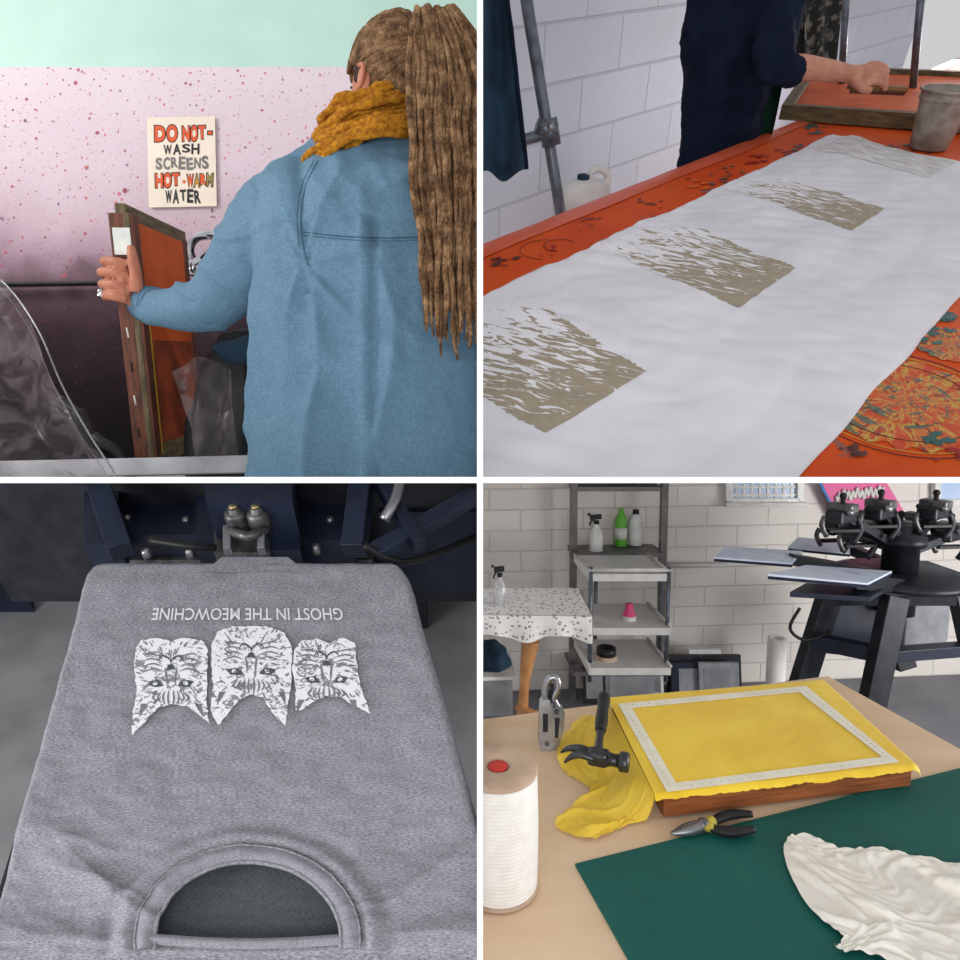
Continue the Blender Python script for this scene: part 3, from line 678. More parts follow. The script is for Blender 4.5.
parts=[tubegeo(smooth([at(785,67,1.58),at(805,68,1.60),at(830,71,1.63),WR,at(858,75,1.67)],4),sm1([.029,.029,.025,.020,.021],4),14),
  ringloft([(at(852,75,1.665),fy*.015,n2*.022),(at(862,77,1.675),fy*.014,n2*.030),(at(868,78,1.68),fy*.012,n2*.030)],14)]
for i,yy in enumerate((67,73,79,85)):
    parts.append(tubegeo(smooth([at(864,yy+1,1.675),at(874,yy-3,1.68),at(884,yy,1.685),at(888-i,yy+6,1.69)],4),sm1([.0088,.0083,.0078,.0062],4),10))
parts.append(tubegeo(smooth([at(856,80,1.665),at(862,88,1.66),at(871,91,1.66)],4),sm1([.012,.011,.008],4),10))
g=remesh(parts,.0024,1); o.add(g[0],g[1],'skin2',True)
o.grid(lambda u,v:p2(.128+.02*math.sin(v*4),lerp(-.10,.06,u),lerp(-.3,.38,v))+fx*(.012*math.sin(u*9)),16,20,'greenap')
hc2=p2(.03,0,.60); o.tube([p2(0,0,.42),p2(.01,0,.52)],.05,'skin2',16); head(o,hc2,fx,fy,n2,'skin2',.95)
o.ell(hc2-fx*.015+n2*.02,fx*.1,fy*.088,n2*.118,'hairdark',24,lambda d:d if d.x<.35 else V((.35,d.y,d.z)))
o.done()
o=Ob('wooden_squeegee',Q)
o.beam(at(850,87,1.70),at(905,89,1.72),.03,.012,'wood',up=n2); o.beam(at(850,91,1.70),at(905,93,1.72),.006,.012,'woodred',up=n2); o.done()
o=Ob('hanging_apron',Q)
o.grid(lambda u,v:at(lerp(783,842,u)-3*v*(u-.5)*6,lerp(-20,66+4*math.sin(u*7),v),2.0)+V((0,.02*math.sin(u*17),0)),40,20,'floral')
o.grid(lambda u,v:at(lerp(776,806,u),lerp(-20,60,v),1.97)+V((0,.02*math.sin(u*9),0)),20,20,'dark'); o.done()
# ================================================================ ROOM 3 : t-shirt press
Q=(-1,-1)
F3=Fr((1,0,0),(-240,640,457),.66); n3=F3.n; fw=F3.ey
Ltab=[(558,106),(561,95),(566,86),(573,80),(588,75),(620,67),(700,44),(790,18),(840,3),(930,-25),(960,-34)]
Rtab=[(558,388),(561,399),(566,406),(573,411),(588,416),(620,424),(700,449),(790,474),(840,489),(930,516),(960,526)]
CE=(249,943,96,82)
def H3(px,py):
    dx=(px-CE[0])/CE[2]; dy=(py-CE[1])/CE[3]; r=math.hypot(dx,dy); ang=math.atan2(-dy,dx)
    w=max(0,min(1,(py-770)/110)); z=0
    side=max(0,min(1,(abs(px-249)-60)/90))
    z+=w*side*(.011*noise.ridged_multi_fractal(V((ang*2.6+5,r*.5,1.5)),.9,2,2,1,2)-.008)
    z+=.006*math.exp(-((r-1.30)/.10)**2)*max(0,w)
    z+=-.003*math.exp(-((r-1.48)/.08)**2)*w
    z+=.0022*nz(px*.02,py*.035,5)+.0012*nz(px*.05,py*.09,2)
    return z
PY0=558
def s3(u,v):
    py=lerp(PY0,958,v); l=interp(Ltab,py); r=interp(Rtab,py); px=lerp(l,r,u)
    p=F3.pix(px,py); e=min(u,1-u); z=H3(px,py)
    if e<.03: z-=.03*((.03-e)/.03)**2+.0
    if e==0: z-=.03
    if v<.02: z-=.012*((.02-v)/.02)**2
    if v==0: z-=.012
    if v>.985: z-=.02*((v-.985)/.015)**2
    return p+n3*z
o=Ob('heather_t_shirt',Q)
uv3=(.55,.62)
def mk(u,v):
    py=lerp(PY0,958,v); px=lerp(interp(Ltab,py),interp(Rtab,py),u)
    return ((px-CE[0])/CE[2])**2+((py-CE[1])/CE[3])**2<1.0 and py<944
o.grid(s3,200,190,'jersey',uv3,mk)
o.grid(lambda u,v:F3.pix(lerp(lerp(203,222,v),lerp(306,288,v),u),lerp(572,557,v),.0015-.003*v),20,8,'jersey',(.12,.03))
def col(u,v):
    a=lerp(-.10,math.pi+.10,u); k=lerp(.97,1.17,v)
    px=CE[0]+CE[2]*k*math.cos(a); py=CE[1]-CE[3]*k*math.sin(a)
    return F3.pix(px,py)+n3*(H3(px,py)+.003+.004*math.sin(v*math.pi))
o.grid(col,120,10,'jersey',(.5,.05))
o.grid(lambda u,v:F3.pix(lerp(150,350,u),lerp(940,951,v)+5*math.sin(u*3.14)-5)+n3*(.004+.003*math.sin(v*3.14)),60,6,'jersey',(.35,.03))
o.tube([col(k/80,1.0)+n3*.0006 for k in range(81)],.0011,'jersey',6); o.tube([col(k/80,.0) for k in range(81)],.002,'jersey',6)
pl=F3.pix(153,616);pr=F3.pix(343,616)
o.text('GHOST IN THE MEOWCHINE',F3.pix(248,616)+n3*.004,(pl-pr),-(F3.pix(248,600)-F3.pix(248,630)),(pr-pl).length,(F3.pix(248,610)-F3.pix(248,622)).length,'inkflat',.005)
def PP(x,y,z=.0044): return F3.pix(x,y)+n3*z
def shape(pg,mat,z,rag=1.8,step=3):
    q=[]
    for i in range(len(pg)):
        a=V(pg[i]);b=V(pg[(i+1)%len(pg)]); m=max(1,int((b-a).length/step))
        for k in range(m):
            p=lerp(a,b,k/m); q.append((p.x+rag*nz(p.x*.5,p.y*.5,1),p.y+rag*nz(p.x*.5,p.y*.5,9)))
    vs=[F3.pix(*k)+n3*z for k in q]; us=[(k[0]*.0016,-k[1]*.0016) for k in q]
    o.add(vs,[tuple(range(len(vs)))],mat,False,[us])
def inside(pg,x,y):
    c=False; n=len(pg)
    for i in range(n):
        (x1,y1),(x2,y2)=pg[i],pg[(i+1)%n]
        if (y1>y)!=(y2>y) and x<(x2-x1)*(y-y1)/(y2-y1)+x1: c=not c
    return c
cats=[dict(out=[(137,650),(142,643),(158,640),(172,643),(186,640),(202,642),(208,650),(209,676),(207,700),(210,726),(199,716),(188,708),(172,706),(160,709),(148,722),(133,738),(134,716),(138,692),(135,670)],c=(172,676),w=34),
 dict(out=[(212,648),(218,634),(232,629),(250,628),(270,629),(285,634),(292,648),(293,668),(291,688),(289,706),(286,728),(274,716),(264,700),(251,696),(240,702),(230,714),(219,728),(211,712),(214,690),(212,668)],c=(252,664),w=37),
 dict(out=[(295,652),(302,643),(318,641),(330,645),(343,640),(356,645),(357,665),(361,688),(371,716),(354,707),(340,699),(326,698),(314,703),(301,713),(296,712),(296,690),(293,672)],c=(327,672),w=32)]
def stroke(pts,w,mat='inkgap'):   # tapered flat brush stroke
    P_=smooth([V((a,b,0)) for a,b in pts],5); n=len(P_); L_=[];R_=[]
    for i,p in enumerate(P_):
        d=(P_[min(i+1,n-1)]-P_[max(i-1,0)]).normalized(); k=V((-d.y,d.x,0))*w*math.sin(math.pi*(i+.4)/(n+.2)); L_.append(p+k); R_.append(p-k)
    q=L_+R_[::-1]; o.add([PP(p.x,p.y,.0046) for p in q],[(i,i+1,2*n-2-i,2*n-1-i) for i in range(n-1)],mat)
for ci,ct in enumerate(cats):
    pg=ct['out']; shape(pg,'ink_w',.0042)
    x0,y0=ct['c']; w_=ct['w']/34
    for s in (-1,1):
        ex=x0+s*15*w_; ey=y0+10   # eyes: dark almond with a pale iris
        shape([(ex-8*w_,ey+2*s),(ex-4*w_,ey-3),(ex+3*w_,ey-3.5),(ex+8*w_,ey-2*s),(ex+3*w_,ey+3.5),(ex-4*w_,ey+3)],'felt',.0047,.5,2)
        shape([(ex-3,ey-1.6),(ex-1,ey-2.4),(ex+1.8,ey-1.6),(ex+2,ey+1),(ex-1,ey+2),(ex-3,ey+1)],'ink_w',.0049,.2,2)
        exx=x0+s*27*w_; shape([(exx-3,y0+30),(exx+4,y0+30),(exx+s*5,y0+44)],'inkgap',.0046,.8,2)
        for k in range(4): stroke([(x0+s*8,y0-2-5*k),(x0+s*(17+k),y0-5-5*k),(x0+s*(29-k),y0-1-6*k)],.8)
        for k in range(4): stroke([(x0+s*(2+4*k),y0+16+k),(x0+s*(3+5*k),y0+24),(x0+s*(2+4*k),y0+33-2*k)],1.0)
        stroke([(x0+s*4,y0+12),(x0+s*4.5,y0+2),(x0+s*6,y0-6)],1.1)
    shape([(x0-5,y0-4),(x0+5,y0-4),(x0+2,y0-9),(x0-2,y0-9)],'felt',.0048,.3,2)
    stroke([(x0,y0-9),(x0-1,y0-14),(x0-8,y0-18),(x0-13,y0-13)],.9,'felt'); stroke([(x0,y0-9),(x0+1,y0-14),(x0+8,y0-18),(x0+13,y0-13)],.9,'felt')
    rnd=random.Random(ci+5)      # fur hatching
    for k in range(90):
        a=rnd.uniform(0,6.28); r=rnd.uniform(17,42); x=x0+r*math.cos(a)*w_; y=y0+4+r*math.sin(a)
        if not inside(pg,x,y) : continue
        l=rnd.uniform(4,9); x2=x+l*math.cos(a+.3*math.sin(a*3)); y2=y+l*math.sin(a+.3)
        if inside(pg,x2,y2): stroke([(x,y),((x+x2)/2+rnd.uniform(-1,1),(y+y2)/2),(x2,y2)],rnd.uniform(.35,.8))
o.done()
o=Ob('platen',Q)
o.grid(lambda u,v:F3.pix(lerp(118,382,u),lerp(840,960,v),-.014),6,6,'felt',(.35,.3))
pl_=[F3.pix(a,b,-.03) for a,b in ((95,580),(398,580),(515,950),(-20,950))]; o.prism(pl_,-n3*.02,'darkmetal'); o.done()
o=Ob('floor_workshop',Q)
o.grid(lambda u,v:F3.P(lerp(-4,3,u),lerp(-.5,5,v),-.75),2,2,'concrete'); o.done()
o=Ob('screen_printing_press',Q)
def pb3(x0,y0,x1,y1,z,th,mat,bev=.004):
    a=F3.pix(x0,y1,z);b=F3.pix(x1,y1,z);c=F3.pix(x1,y0,z);d=F3.pix(x0,y0,z); o.prism([a,b,c,d],-n3*th,mat)
pb3(214,515,270,552,-.03,.03,'castmetal'); pb3(196,482,222,550,-.03,.14,'bluemetal'); pb3(268,482,300,550,-.03,.14,'bluemetal')
pb3(205,470,292,500,.05,.16,'bluemetal')
for x in (236,258):
    c=F3.pix(x,515,.02); o.lathe(F3.Mx(c),[(.018,-.03),(.018,.004),(.015,.008),(.010,.009),(.010,.015),(.001,.016)],'castmetal',20); o.lathe(F3.Mx(c+n3*.016),[(.008,0),(.008,.004),(.001,.005)],'brass',6)
o.tube([F3.pix(228,530,.0),F3.pix(248,536,.01),F3.pix(266,530,0)],.008,'castmetal',10,n=4)
for x in (228,262): o.beam(F3.pix(x,528,.0),F3.pix(x,552,-.01),.012,.02,'steel',up=n3)
pb3(118,480,200,535,-.05,.25,'bluemetal'); pb3(118,538,200,560,-.10,.10,'castmetal'); pb3(84,480,118,545,-.02,.06,'bluemetal')
o.beam(F3.pix(98,482,.02),F3.pix(122,552,-.03),.035,.04,'bluemetal',up=n3)
for x,y in ((127,518),(186,520),(104,500),(110,540),(146,552),(190,552),(316,548),(356,518),(330,520)):
    c=F3.pix(x,y,-.05 if x!=104 else .01); o.lathe(F3.Mx(c),[(.008,-.01),(.008,.002),(.006,.006),(.001,.007)],'steel',6)
pb3(300,482,352,540,-.05,.25,'bluemetal'); pb3(300,542,372,560,-.12,.12,'castmetal')
o.beam(F3.pix(362,484,.03),F3.pix(354,552,-.02),.035,.05,'bluemetal',up=n3); o.beam(F3.pix(376,552,.0),F3.pix(476,495,.02),.03,.02,'bluemetal',up=n3)
o.beam(F3.pix(378,480,.03),F3.pix(420,546,.0),.02,.03,'bluemetal',up=n3)
pb3(378,480,520,512,-.06,.2,'bluemetal'); pb3(-60,480,100,497,-.1,.2,'darkmetal'); pb3(-60,470,476,482,-.0,.3,'darkmetal')
o.tube([F3.pix(364,545,.02),F3.pix(400,562,-.02),F3.pix(440,552,-.06),F3.pix(490,530,-.08)],.006,'rope',8,n=6)
o.tube([F3.pix(150,540,.02),F3.pix(190,546,.02),F3.pix(215,548,.0)],.006,'rope',8,n=6)
o.tube([F3.pix(384,520,.02),F3.pix(395,500,.04),F3.pix(400,482,.04)],.009,'steel',8,n=4)
pb3(150,480,420,520,-.35,.40,'darkmetal')
o.prism([F3.pix(a,b,-.70) for a,b in ((-20,600),(28,600),(12,480),(-60,480))],-n3*.05,'bluemetal')
o.done()
# ================================================================ ROOM 4 : workbench
Q=(1,-1)
F4=Fr((3780,640,130),(-36,640,87),.70); n4=F4.n; e4=F4.ex; y4=F4.ey; ZF=-.75
def s4(px,py,z=0): return F4.pix(px,py,z)
Yw=F4.L(s4(700,684,ZF)).y
def wl(px,py,off=0):
    r=ray(px,py); return r*((Yw-off)/r.dot(y4))
o=Ob('wall_far',Q); o.grid(lambda u,v:F4.P(lerp(-1,6,u),Yw,lerp(ZF,3,v)),2,2,'block4',(7,3.75),smooth=False); o.done()
o=Ob('floor_studio',Q); o.grid(lambda u,v:F4.P(lerp(-1.5,6,u),lerp(-.3,Yw,v),ZF),2,2,'concrete4'); o.done()
o=Ob('workbench',Q)
tp=[s4(250,748),s4(828,676),s4(1300,936),s4(1300,1300),s4(250,1300)]
o.prism([p-n4*.0005 for p in tp],-n4*.032,'maple')
for a,b in ((815,690),(560,712),(1100,860)): p=s4(a,b+6); o.box(F4.Mx(p-n4*(.032+.359)),.05,.05,.716,'tan')
o.done()
o=Ob('cutting_mat',Q); o.prism([s4(575,866)+n4*.004,s4(1100,735)+n4*.004,s4(1300,950)+n4*.004,s4(700,1090)+n4*.004],-n4*.0035,'matgreen'); o.done()
ZT=.045
fo=[(664,795),(912,765),(822,684),(612,701)]
o=Ob('wooden_screen_frame',Q)
cc=[s4(a,b,ZT) for a,b in fo]
for i in range(4):
    a=cc[i];b=cc[(i+1)%4];w=.03
    ia=a+((b-a).normalized()+(cc[i-1]-a).normalized())*w; ib=b+((cc[(i+2)%4]-b).normalized()+(a-b).normalized())*w
    o.prism([a,b,ib,ia],-n4*(ZT-.006),'brownwood')
o.done()
o=Ob('yellow_screen_mesh',Q)
qq=[s4(a,b,ZT) for a,b in ((655,797),(919,767),(824,680),(607,698))]
def ym(u,v):
    p=bil(qq,u,v); z=.003+.0006*nz(u*20,v*20)
    p=p+n4*z
    if v==0: p=p-n4*(.010+.007*nz(u*12,0,8)+.003*nz(u*50,0,3))-y4*(.003+.003*nz(u*15,2,2))
    if u==1: p=p-n4*(.010+.006*nz(v*12,4))+e4*.003
    if v==1: p=p-n4*.01
    if v==0 or u==1: p=p+n4*.002
    return p
o.grid(ym,140,90,'ymesh')
ed=smooth([s4(655,796,ZT+.004),s4(636,758,ZT+.004),s4(606,698,ZT+.004)],12)
ou=smooth([s4(640,818,.006),s4(612,828,.008),s4(588,838,.006),s4(555,822,.008),s4(575,800,.01),s4(590,788,.006),s4(560,765,.006),s4(560,738,.008),s4(584,712,.01)],6)
def dr(u,v):
    a=ed[min(int(v*24),23)].lerp(ed[min(int(v*24)+1,24)],v*24-int(v*24) if v<1 else 1); k=v*48; b=ou[min(int(k),47)].lerp(ou[min(int(k)+1,48)],k-int(k) if v<1 else 1)
    b=b+e4*.005*nz(v*60,0,2)+y4*.004*nz(v*40,3,2)
    p=a.lerp(b,u); l=F4.L(p); z=lerp(ZT+.004,.003,min(1,u*1.9)**.7)
    w_=v*22+3.5*nz(u*1.6,v*3,4)+u*1.5
    z+=u**.6*(.010*(1-abs(math.sin(w_)))**2.2*(.3+abs(nz(v*7,u*2,1))*2)+.006*abs(nz(v*14+u*3,u*6,6)))
    return F4.P(l.x,l.y,max(z,.002))
o.grid(dr,70,260,'ymesh_l'); o.done()
o=Ob('gum_tape_border',Q)
to=[(667,792),(899,762),(806,686),(618,704)]; ti=[(676,783),(882,757),(799,692),(632,708)]
for i in range(4):
    j=(i+1)%4; z=ZT+.0045
    o.prism([s4(*to[i],z),s4(*to[j],z),s4(*ti[j],z),s4(*ti[i],z)],n4*.0006,'tape')
    for k in range(1,22):
        a=lerp(V(to[i]),V(to[j]),k/22); b=lerp(V(ti[i]),V(ti[j]),k/22)
        o.tube([s4(*lerp(a,b,.4),z+.0008),s4(*lerp(a,b,.55),z+.0008)],.0003,'grey',4)
o.done()
o=Ob('claw_hammer',Q)
zh=ZT+.020
hA=s4(604,699,zh); hB=s4(598,752,zh)
o.tube([hA-(hB-hA)*.02,hA,lerp(hA,hB,.2),lerp(hA,hB,.45),lerp(hA,hB,.62),lerp(hA,hB,.64)],[.012,.0165,.0140,.0155,.0125,.009],'black',14,n=4,sy=.8)
o.tube([lerp(hA,hB,.62),lerp(hA,hB,.8),hB],[.0075,.0075,.009],'hamhead',12,n=3)
o.beam(lerp(hA,hB,.1)+n4*.012,lerp(hA,hB,.45)+n4*.012,.006,.003,'grey',up=n4)
hd=s4(598,757,zh); L=s4(563,750,zh);Rr=s4(629,763,zh)
ax_=(Rr-hd).normalized()
o.tube([Rr,Rr-ax_*.004,lerp(Rr,hd,.28),lerp(Rr,hd,.32)],[.0155,.017,.017,.0135],'hamhead',18)
o.tube([lerp(Rr,hd,.3),lerp(Rr,hd,.5),lerp(Rr,hd,.7)],[.0115,.0105,.013],'hamhead',14)
o.beam(lerp(Rr,hd,.65),lerp(hd,L,.28),.028,.026,'hamhead',up=n4,bev=.006)
for s in (-1,1):
    o.tube([lerp(hd,L,.15)+y4*s*.005,lerp(hd,L,.5)+y4*s*.009+n4*.004,lerp(hd,L,.8)+y4*s*.013-n4*.002,L+y4*s*.016-n4*.014],[.0125,.010,.0075,.003],'hamhead',10,n=6,sx=.7)
o.done()
# staple gun standing on its magazine
o=Ob('staple_gun',Q)
sd=s4(552,751).y
o.prof([(541,704),(545,700),(550,700),(552,712),(552,751),(541,751),(539,742),(540,720)],sd,.032,'stapm')
o.prof([(550,708),(563,708),(565,714),(564,726),(560,744),(556,751),(550,751)],sd+.004,.024,'stapm')
o.tube([at(546,706,sd+.016),at(545,690,sd+.016),at(549,679,sd+.016),at(556,678,sd+.016),at(558,688,sd+.016),at(554,698,sd+.016),at(560,710,sd+.016)],[.006,.007,.0075,.0075,.007,.006,.006],'stapm',10,n=5)
o.tube([at(549,700,sd+.016),at(552,690,sd+.016),at(552,684,sd+.016)],.004,'darkmetal',8)
o.prof([(543,714),(548,714),(548,732),(543,732)],sd-.0015,.002,'darkmetal'); o.prof([(555,718),(560,718),(558,738),(555,738)],sd+.0025,.002,'darkmetal')
o.tube([at(557,712,sd),at(557,712,sd+.034)],.005,'castmetal',10); o.tube([at(547,744,sd-.003),at(547,744,sd+.036)],.004,'castmetal',10); o.done()
o=Ob('cutting_pliers',Q)
pv=s4(703,826,.014)
for e,e2 in (((752,814),(728,815)),((754,829),(730,832))):
    o.tube([pv,s4(*e2,.014),s4(*e,.014)],[.006,.0095,.006],'black',10,n=5,sx=.8)
    o.tube([pv+n4*.001,lerp(pv,s4(*e2,.014),.4)+n4*.001],.008,'ygrip',10)
o.tube([pv,s4(690,831,.012),s4(671,834,.010)],[.009,.008,.002],'steel',10,n=4,sy=.9); o.tube([pv,s4(688,827,.012),s4(671,833,.010)],[.009,.007,.002],'castmetal',10,n=4)
o.lathe(F4.Mx(pv),[(.008,-.008),(.008,.010),(.001,.011)],'castmetal',14); o.done()
o=Ob('cord_spool',Q)
sb=s4(499,884); rS=39*sb.y/F; kk=F4.up(sb,766)
Mx=F4.Mx(sb); o.lathe(Mx,[(rS*.98,.001),(rS,.004),(rS*.98,.006)],'card',36)
pr_=[(rS*.9,.006)]
for i in range(120):
    z=lerp(.008,kk-.008,i/119); pr_.append((rS*(.97+.03*math.sin(i/119*3.14)+.007*math.sin(i*1.57)+.004*nz(i*.3,0)),z))
pr_.append((rS*.9,kk-.006)); o.lathe(Mx,pr_,'cord',40)
o.lathe(Mx,[(rS*.98,kk-.006),(rS,kk-.003),(rS*.97,kk),(rS*.3,kk+.0005),(rS*.28,kk-.004),(.001,kk-.004)],'card',36)
o.lathe(Mx,[(rS*.24,kk-.003),(rS*.24,kk+.001),(.001,kk+.0012)],'redp',20)
o.done()
# loosely dropped cloth, settled with the cloth solver
o=Ob('white_voile_cloth',Q)
def initc(seed,sx_,sy_,A):
    def f(u,v):
        x=(u-.5)*sx_; y=(v-.5)*sy_
        w1=math.sin(u*11+2.2*nz(u*1.2,v*1.2,seed)*2+v*3.5); w2_=math.sin(v*7.5+2*nz(u*1.5,v*1.5,seed+5)-u*3)
        z=.045+A*(.60*w1+.45*w2_)+A*.9*nz(u*2,v*2,seed)
        return V((x+.030*w2_*.5+.03*nz(u*2,v*2,seed+1),y+.022*w1*.6+.03*nz(u*2,v*2,seed+2),max(z,.006)))
    return f
def place(vf,c,rot,sc_=1):
    vs,fs=vf; ca,sa=math.cos(rot),math.sin(rot)
    return [F4.P(c.x+(p.x*ca-p.y*sa)*sc_,c.y+(p.x*sa+p.y*ca)*sc_,.0045+p.z*sc_) for p in vs],fs
try:
    c1=subdiv(*drape(64,initc(6.4,.34,.27,.034),20))
except Exception as ex:
    print('cloth fallback',ex); fn=initc(6.4,.34,.27,.03); N=84
    c1=([fn(i/N,j/N) for j in range(N+1) for i in range(N+1)],[(j*(N+1)+i,j*(N+1)+i+1,(j+1)*(N+1)+i+1,(j+1)*(N+1)+i) for j in range(N) for i in range(N)])
g=place(c1,F4.L(s4(940,918)),-.42); o.add(g[0],g[1],'cloth4',True)
o.done()
o=Ob('side_table',Q)
tA=[at(440,614,2.0),at(592,616,2.0),at(578,588,2.32),at(440,588,2.32)]
o.grid(lambda u,v:bil(tA,u,v),4,4,'spot',(.5,.32))
o.prism([p-n4*.002 for p in tA],-n4*.02,'tan')
o.grid(lambda u,v:lerp(tA[0],tA[1],u)-y4*.004-n4*((.075+.012*math.sin(u*14))*v)+y4*.008*math.sin(u*30)*v,60,8,'spot',(.5,.1))
o.grid(lambda u,v:lerp(tA[1],tA[2],u)+e4*.004-n4*((.075+.01*math.sin(u*14))*v),30,8,'spot',(.35,.1))
o.tube([at(531,640,2.1),at(527,665,2.1),at(524,690,2.1),at(522,722,2.12)],[.03,.022,.016,.022],'tan',12,n=4)
o.tube([at(516,706,2.1),at(545,718,2.1)],.012,'tan',10)
o.done()
def spray(name,x,ytop,ybot,dd,w,body,q=Q):
    o=Ob(name,q); b=at(x,ybot,dd); h=(ybot-ytop)*dd/F; r=w*dd/F/2; Mb=F4.Mx(b)
    o.lathe(Mb,[(r*.95,.0),(r,.004),(r,h*.45),(r*.8,h*.55),(r*.35,h*.66),(r*.35,h*.72)],body,18)
    o.lathe(Mb,[(r*.4,h*.72),(r*.4,h*.8)],'black',14)
    o.beam(b+n4*h*.88-e4*r*.9,b+n4*h*.9+e4*r*.7,r*.5,h*.12,'black',up=n4); o.tube([b+n4*h*.84-e4*r*.4,b+n4*h*.74-e4*r*.9,b+n4*h*.68-e4*r*.85],r*.13,'black',6,n=3)
    o.tube([b+n4*h*.95-e4*r*.9,b+n4*h*.97-e4*r*1.3],r*.2,'black',8); o.done()
spray('spray_bottle',500,563,608,2.12,13,'plasticb')
o=Ob('metal_shelving_unit',Q)
ds=2.9
for x,dd in ((574,ds),(665,ds),(583,ds+.35),(656,ds+.35)):
    o.beam(at(x,470,dd),at(x,470,dd)-n4*1.12,.03,.03,'shelf',up=y4,bev=0)
for y in (487,553,672):
    a=at(574,y,ds);b=at(665,y,ds); o.prism([a,b,b+y4*.36,a+y4*.36],-n4*.02,'shelf')
o.beam(at(574,487,ds+.36),at(665,553,ds+.36),.004,.012,'shelf'); o.done()
o=Ob('utility_cart',Q)
dc=2.55
for x,dd in ((591,dc),(669,dc),(596,dc+.3),(662,dc+.3)): o.tube([at(x,567,dd),at(x,567,dd)-n4*.48],.009,'galv',8)
for y in (574,628,668):
    a=at(589,y,dc);b=at(671,y,dc); o.prism([a,b,b+y4*.3,a+y4*.3],-n4*.03,'cartw')
    for s in (a,b): o.tube([s+n4*.006,s+n4*.006+y4*.3],.006,'cartw',6)
o.tube([at(589,570,dc),at(671,570,dc)],.008,'cartw',8); o.done()
for nm,x,w,yt,yb,m,cap in (('green_bottle',628,12,514,552,'greenb','greenb'),('white_bottle',643,13,515,551,'whiteb','darkmetal')):
    o=Ob(nm,Q); b=at(x,yb,ds-.0)+y4*.12; r=w*3/F/2; h=(yb-yt)*3/F; o.lathe(F4.Mx(b),[(r*.95,0),(r,.005),(r,h*.65),(r*.8,h*.78),(r*.35,h*.85),(r*.35,h*.88)],m,18); o.lathe(F4.Mx(b),[(r*.5,h*.88),(r*.45,h),(.001,h)],cap,12)
    if m=='greenb': o.lathe(F4.Mx(b),[(r*1.02,h*.2),(r*1.02,h*.5)],'whiteb',18)
    o.done()
spray('spray_bottle',596,512,552,2.95,14,'whiteb')
o=Ob('pink_bottle',Q); b=at(629,627,2.65); o.lathe(F4.Mx(b),[(.024,0),(.026,.02),(.026,.06),(.016,.075),(.016,.1)],'pinkp',16); o.lathe(F4.Mx(b),[(.028,.015),(.028,.05)],'tagw',16); o.done()
o=Ob('masking_tape_roll',Q); b=at(606,666,2.65); o.lathe(F4.Mx(b),[(.03,0),(.045,0),(.045,.05),(.03,.05),(.03,0)],'card',18); b=b+n4*.05; o.lathe(F4.Mx(b),[(.03,0),(.04,0),(.04,.03),(.03,.03),(.03,0)],'darkmetal',18); o.done()
o=Ob('plastic_bin',Q)
b=at(492,716,2.15); o.prism([b+e4*x+y4*y for x,y in ((-.13,0),(.07,0),(.07,.22),(-.13,.22))],n4*.13,'grey'); o.prism([b+e4*x+y4*y+n4*.13 for x,y in ((-.14,-.01),(.08,-.01),(.08,.23),(-.14,.23))],n4*.012,'whiteb')
o.add(*remesh([ringloft([(b+n4*.13+y4*.1,e4*.08,y4*.08),(b+n4*.19+y4*.1,e4*.06,y4*.06),(b+n4*.22+y4*.1,e4*.02,y4*.02)])],.008,2,lambda c,n:.015*nz(*(c*25))),'tealdk',True); o.done()
o=Ob('stacked_screens',Q)
for i,(x0,x1,yt,yb,m) in enumerate([(586,640,664,700,'darkmetal'),(604,655,668,702,'grey'),(668,742,656,696,'darkmetal'),(640,664,662,698,'whiteb'),(672,735,664,700,'bluemetal'),(584,606,668,704,'black'),(690,722,650,694,'cartw'),(700,740,664,702,'grey')]):
    d=s4(x0,yb+4,ZF).y-.05; a=at(x0,yb,d);b=at(x1,yb,d); hh=(yb-yt)*d/F; lean=y4*.03
    o.prism([a,b,b+n4*hh+lean,a+n4*hh+lean],y4*.015,m)
    o.prism([lerp(a,b,.12)+n4*hh*.15+lean*.15-y4*.002,lerp(a,b,.88)+n4*hh*.15+lean*.15-y4*.002,lerp(a,b,.88)+n4*hh*.85+lean*.85-y4*.002,lerp(a,b,.12)+n4*hh*.85+lean*.85-y4*.002],y4*.002,'steel' if i%2 else 'grey')
o.done()
o=Ob('paper_roll',Q); b=s4(774,704,ZF); kk=F4.up(b,638); r_=9*b.y/F; o.lathe(F4.Mx(b),[(r_,0),(r_,.02),(r_,kk),(r_*.5,kk),(r_*.5,kk-.1),(.001,kk-.1)],'cord',24); o.done()
o=Ob('window_1',Q)
a=wl(728,470,.02);b=wl(799,470,.02);c=wl(799,501,.02);d=wl(728,501,.02); o.prism([a,b,c,d],y4*.01,'glass')
for s,e in ((a,b),(b,c),(c,d),(d,a)): o.beam(s,e,.03,.03,'whiteb',up=y4)
for k in range(1,9): o.beam(lerp(a,b,k/9),lerp(d,c,k/9),.012,.008,'whiteb',up=y4)
for k in (.55,.8): o.beam(lerp(a,d,k),lerp(b,c,k),.012,.008,'whiteb',up=y4)
o.beam(wl(724,504,.03),wl(804,504,.03),.05,.02,'cartw',up=n4); o.done()
o=Ob('window_2',Q)
a=wl(958-22,470,.02);b=wl(1040,470,.02);c=wl(1040,502,.02);d=wl(936,502,.02); o.prism([a,b,c,d],y4*.01,'glass')
for s,e in ((a,b),(b,c),(c,d),(d,a)): o.beam(s,e,.03,.03,'whiteb',up=y4)
o.done()
o=Ob('pink_banner',Q)
o.prism([wl(820,478,.05),wl(884,478,.05),wl(908,518,.05),wl(838,518,.05)],y4*.004,'poster')
sq=[]
for i in range(60):
    u=i/59; sq.append(wl(lerp(836,884,u),lerp(496,491,u)+4.5*math.sin(i*1.15)+1.5*math.sin(i*.43),.056))
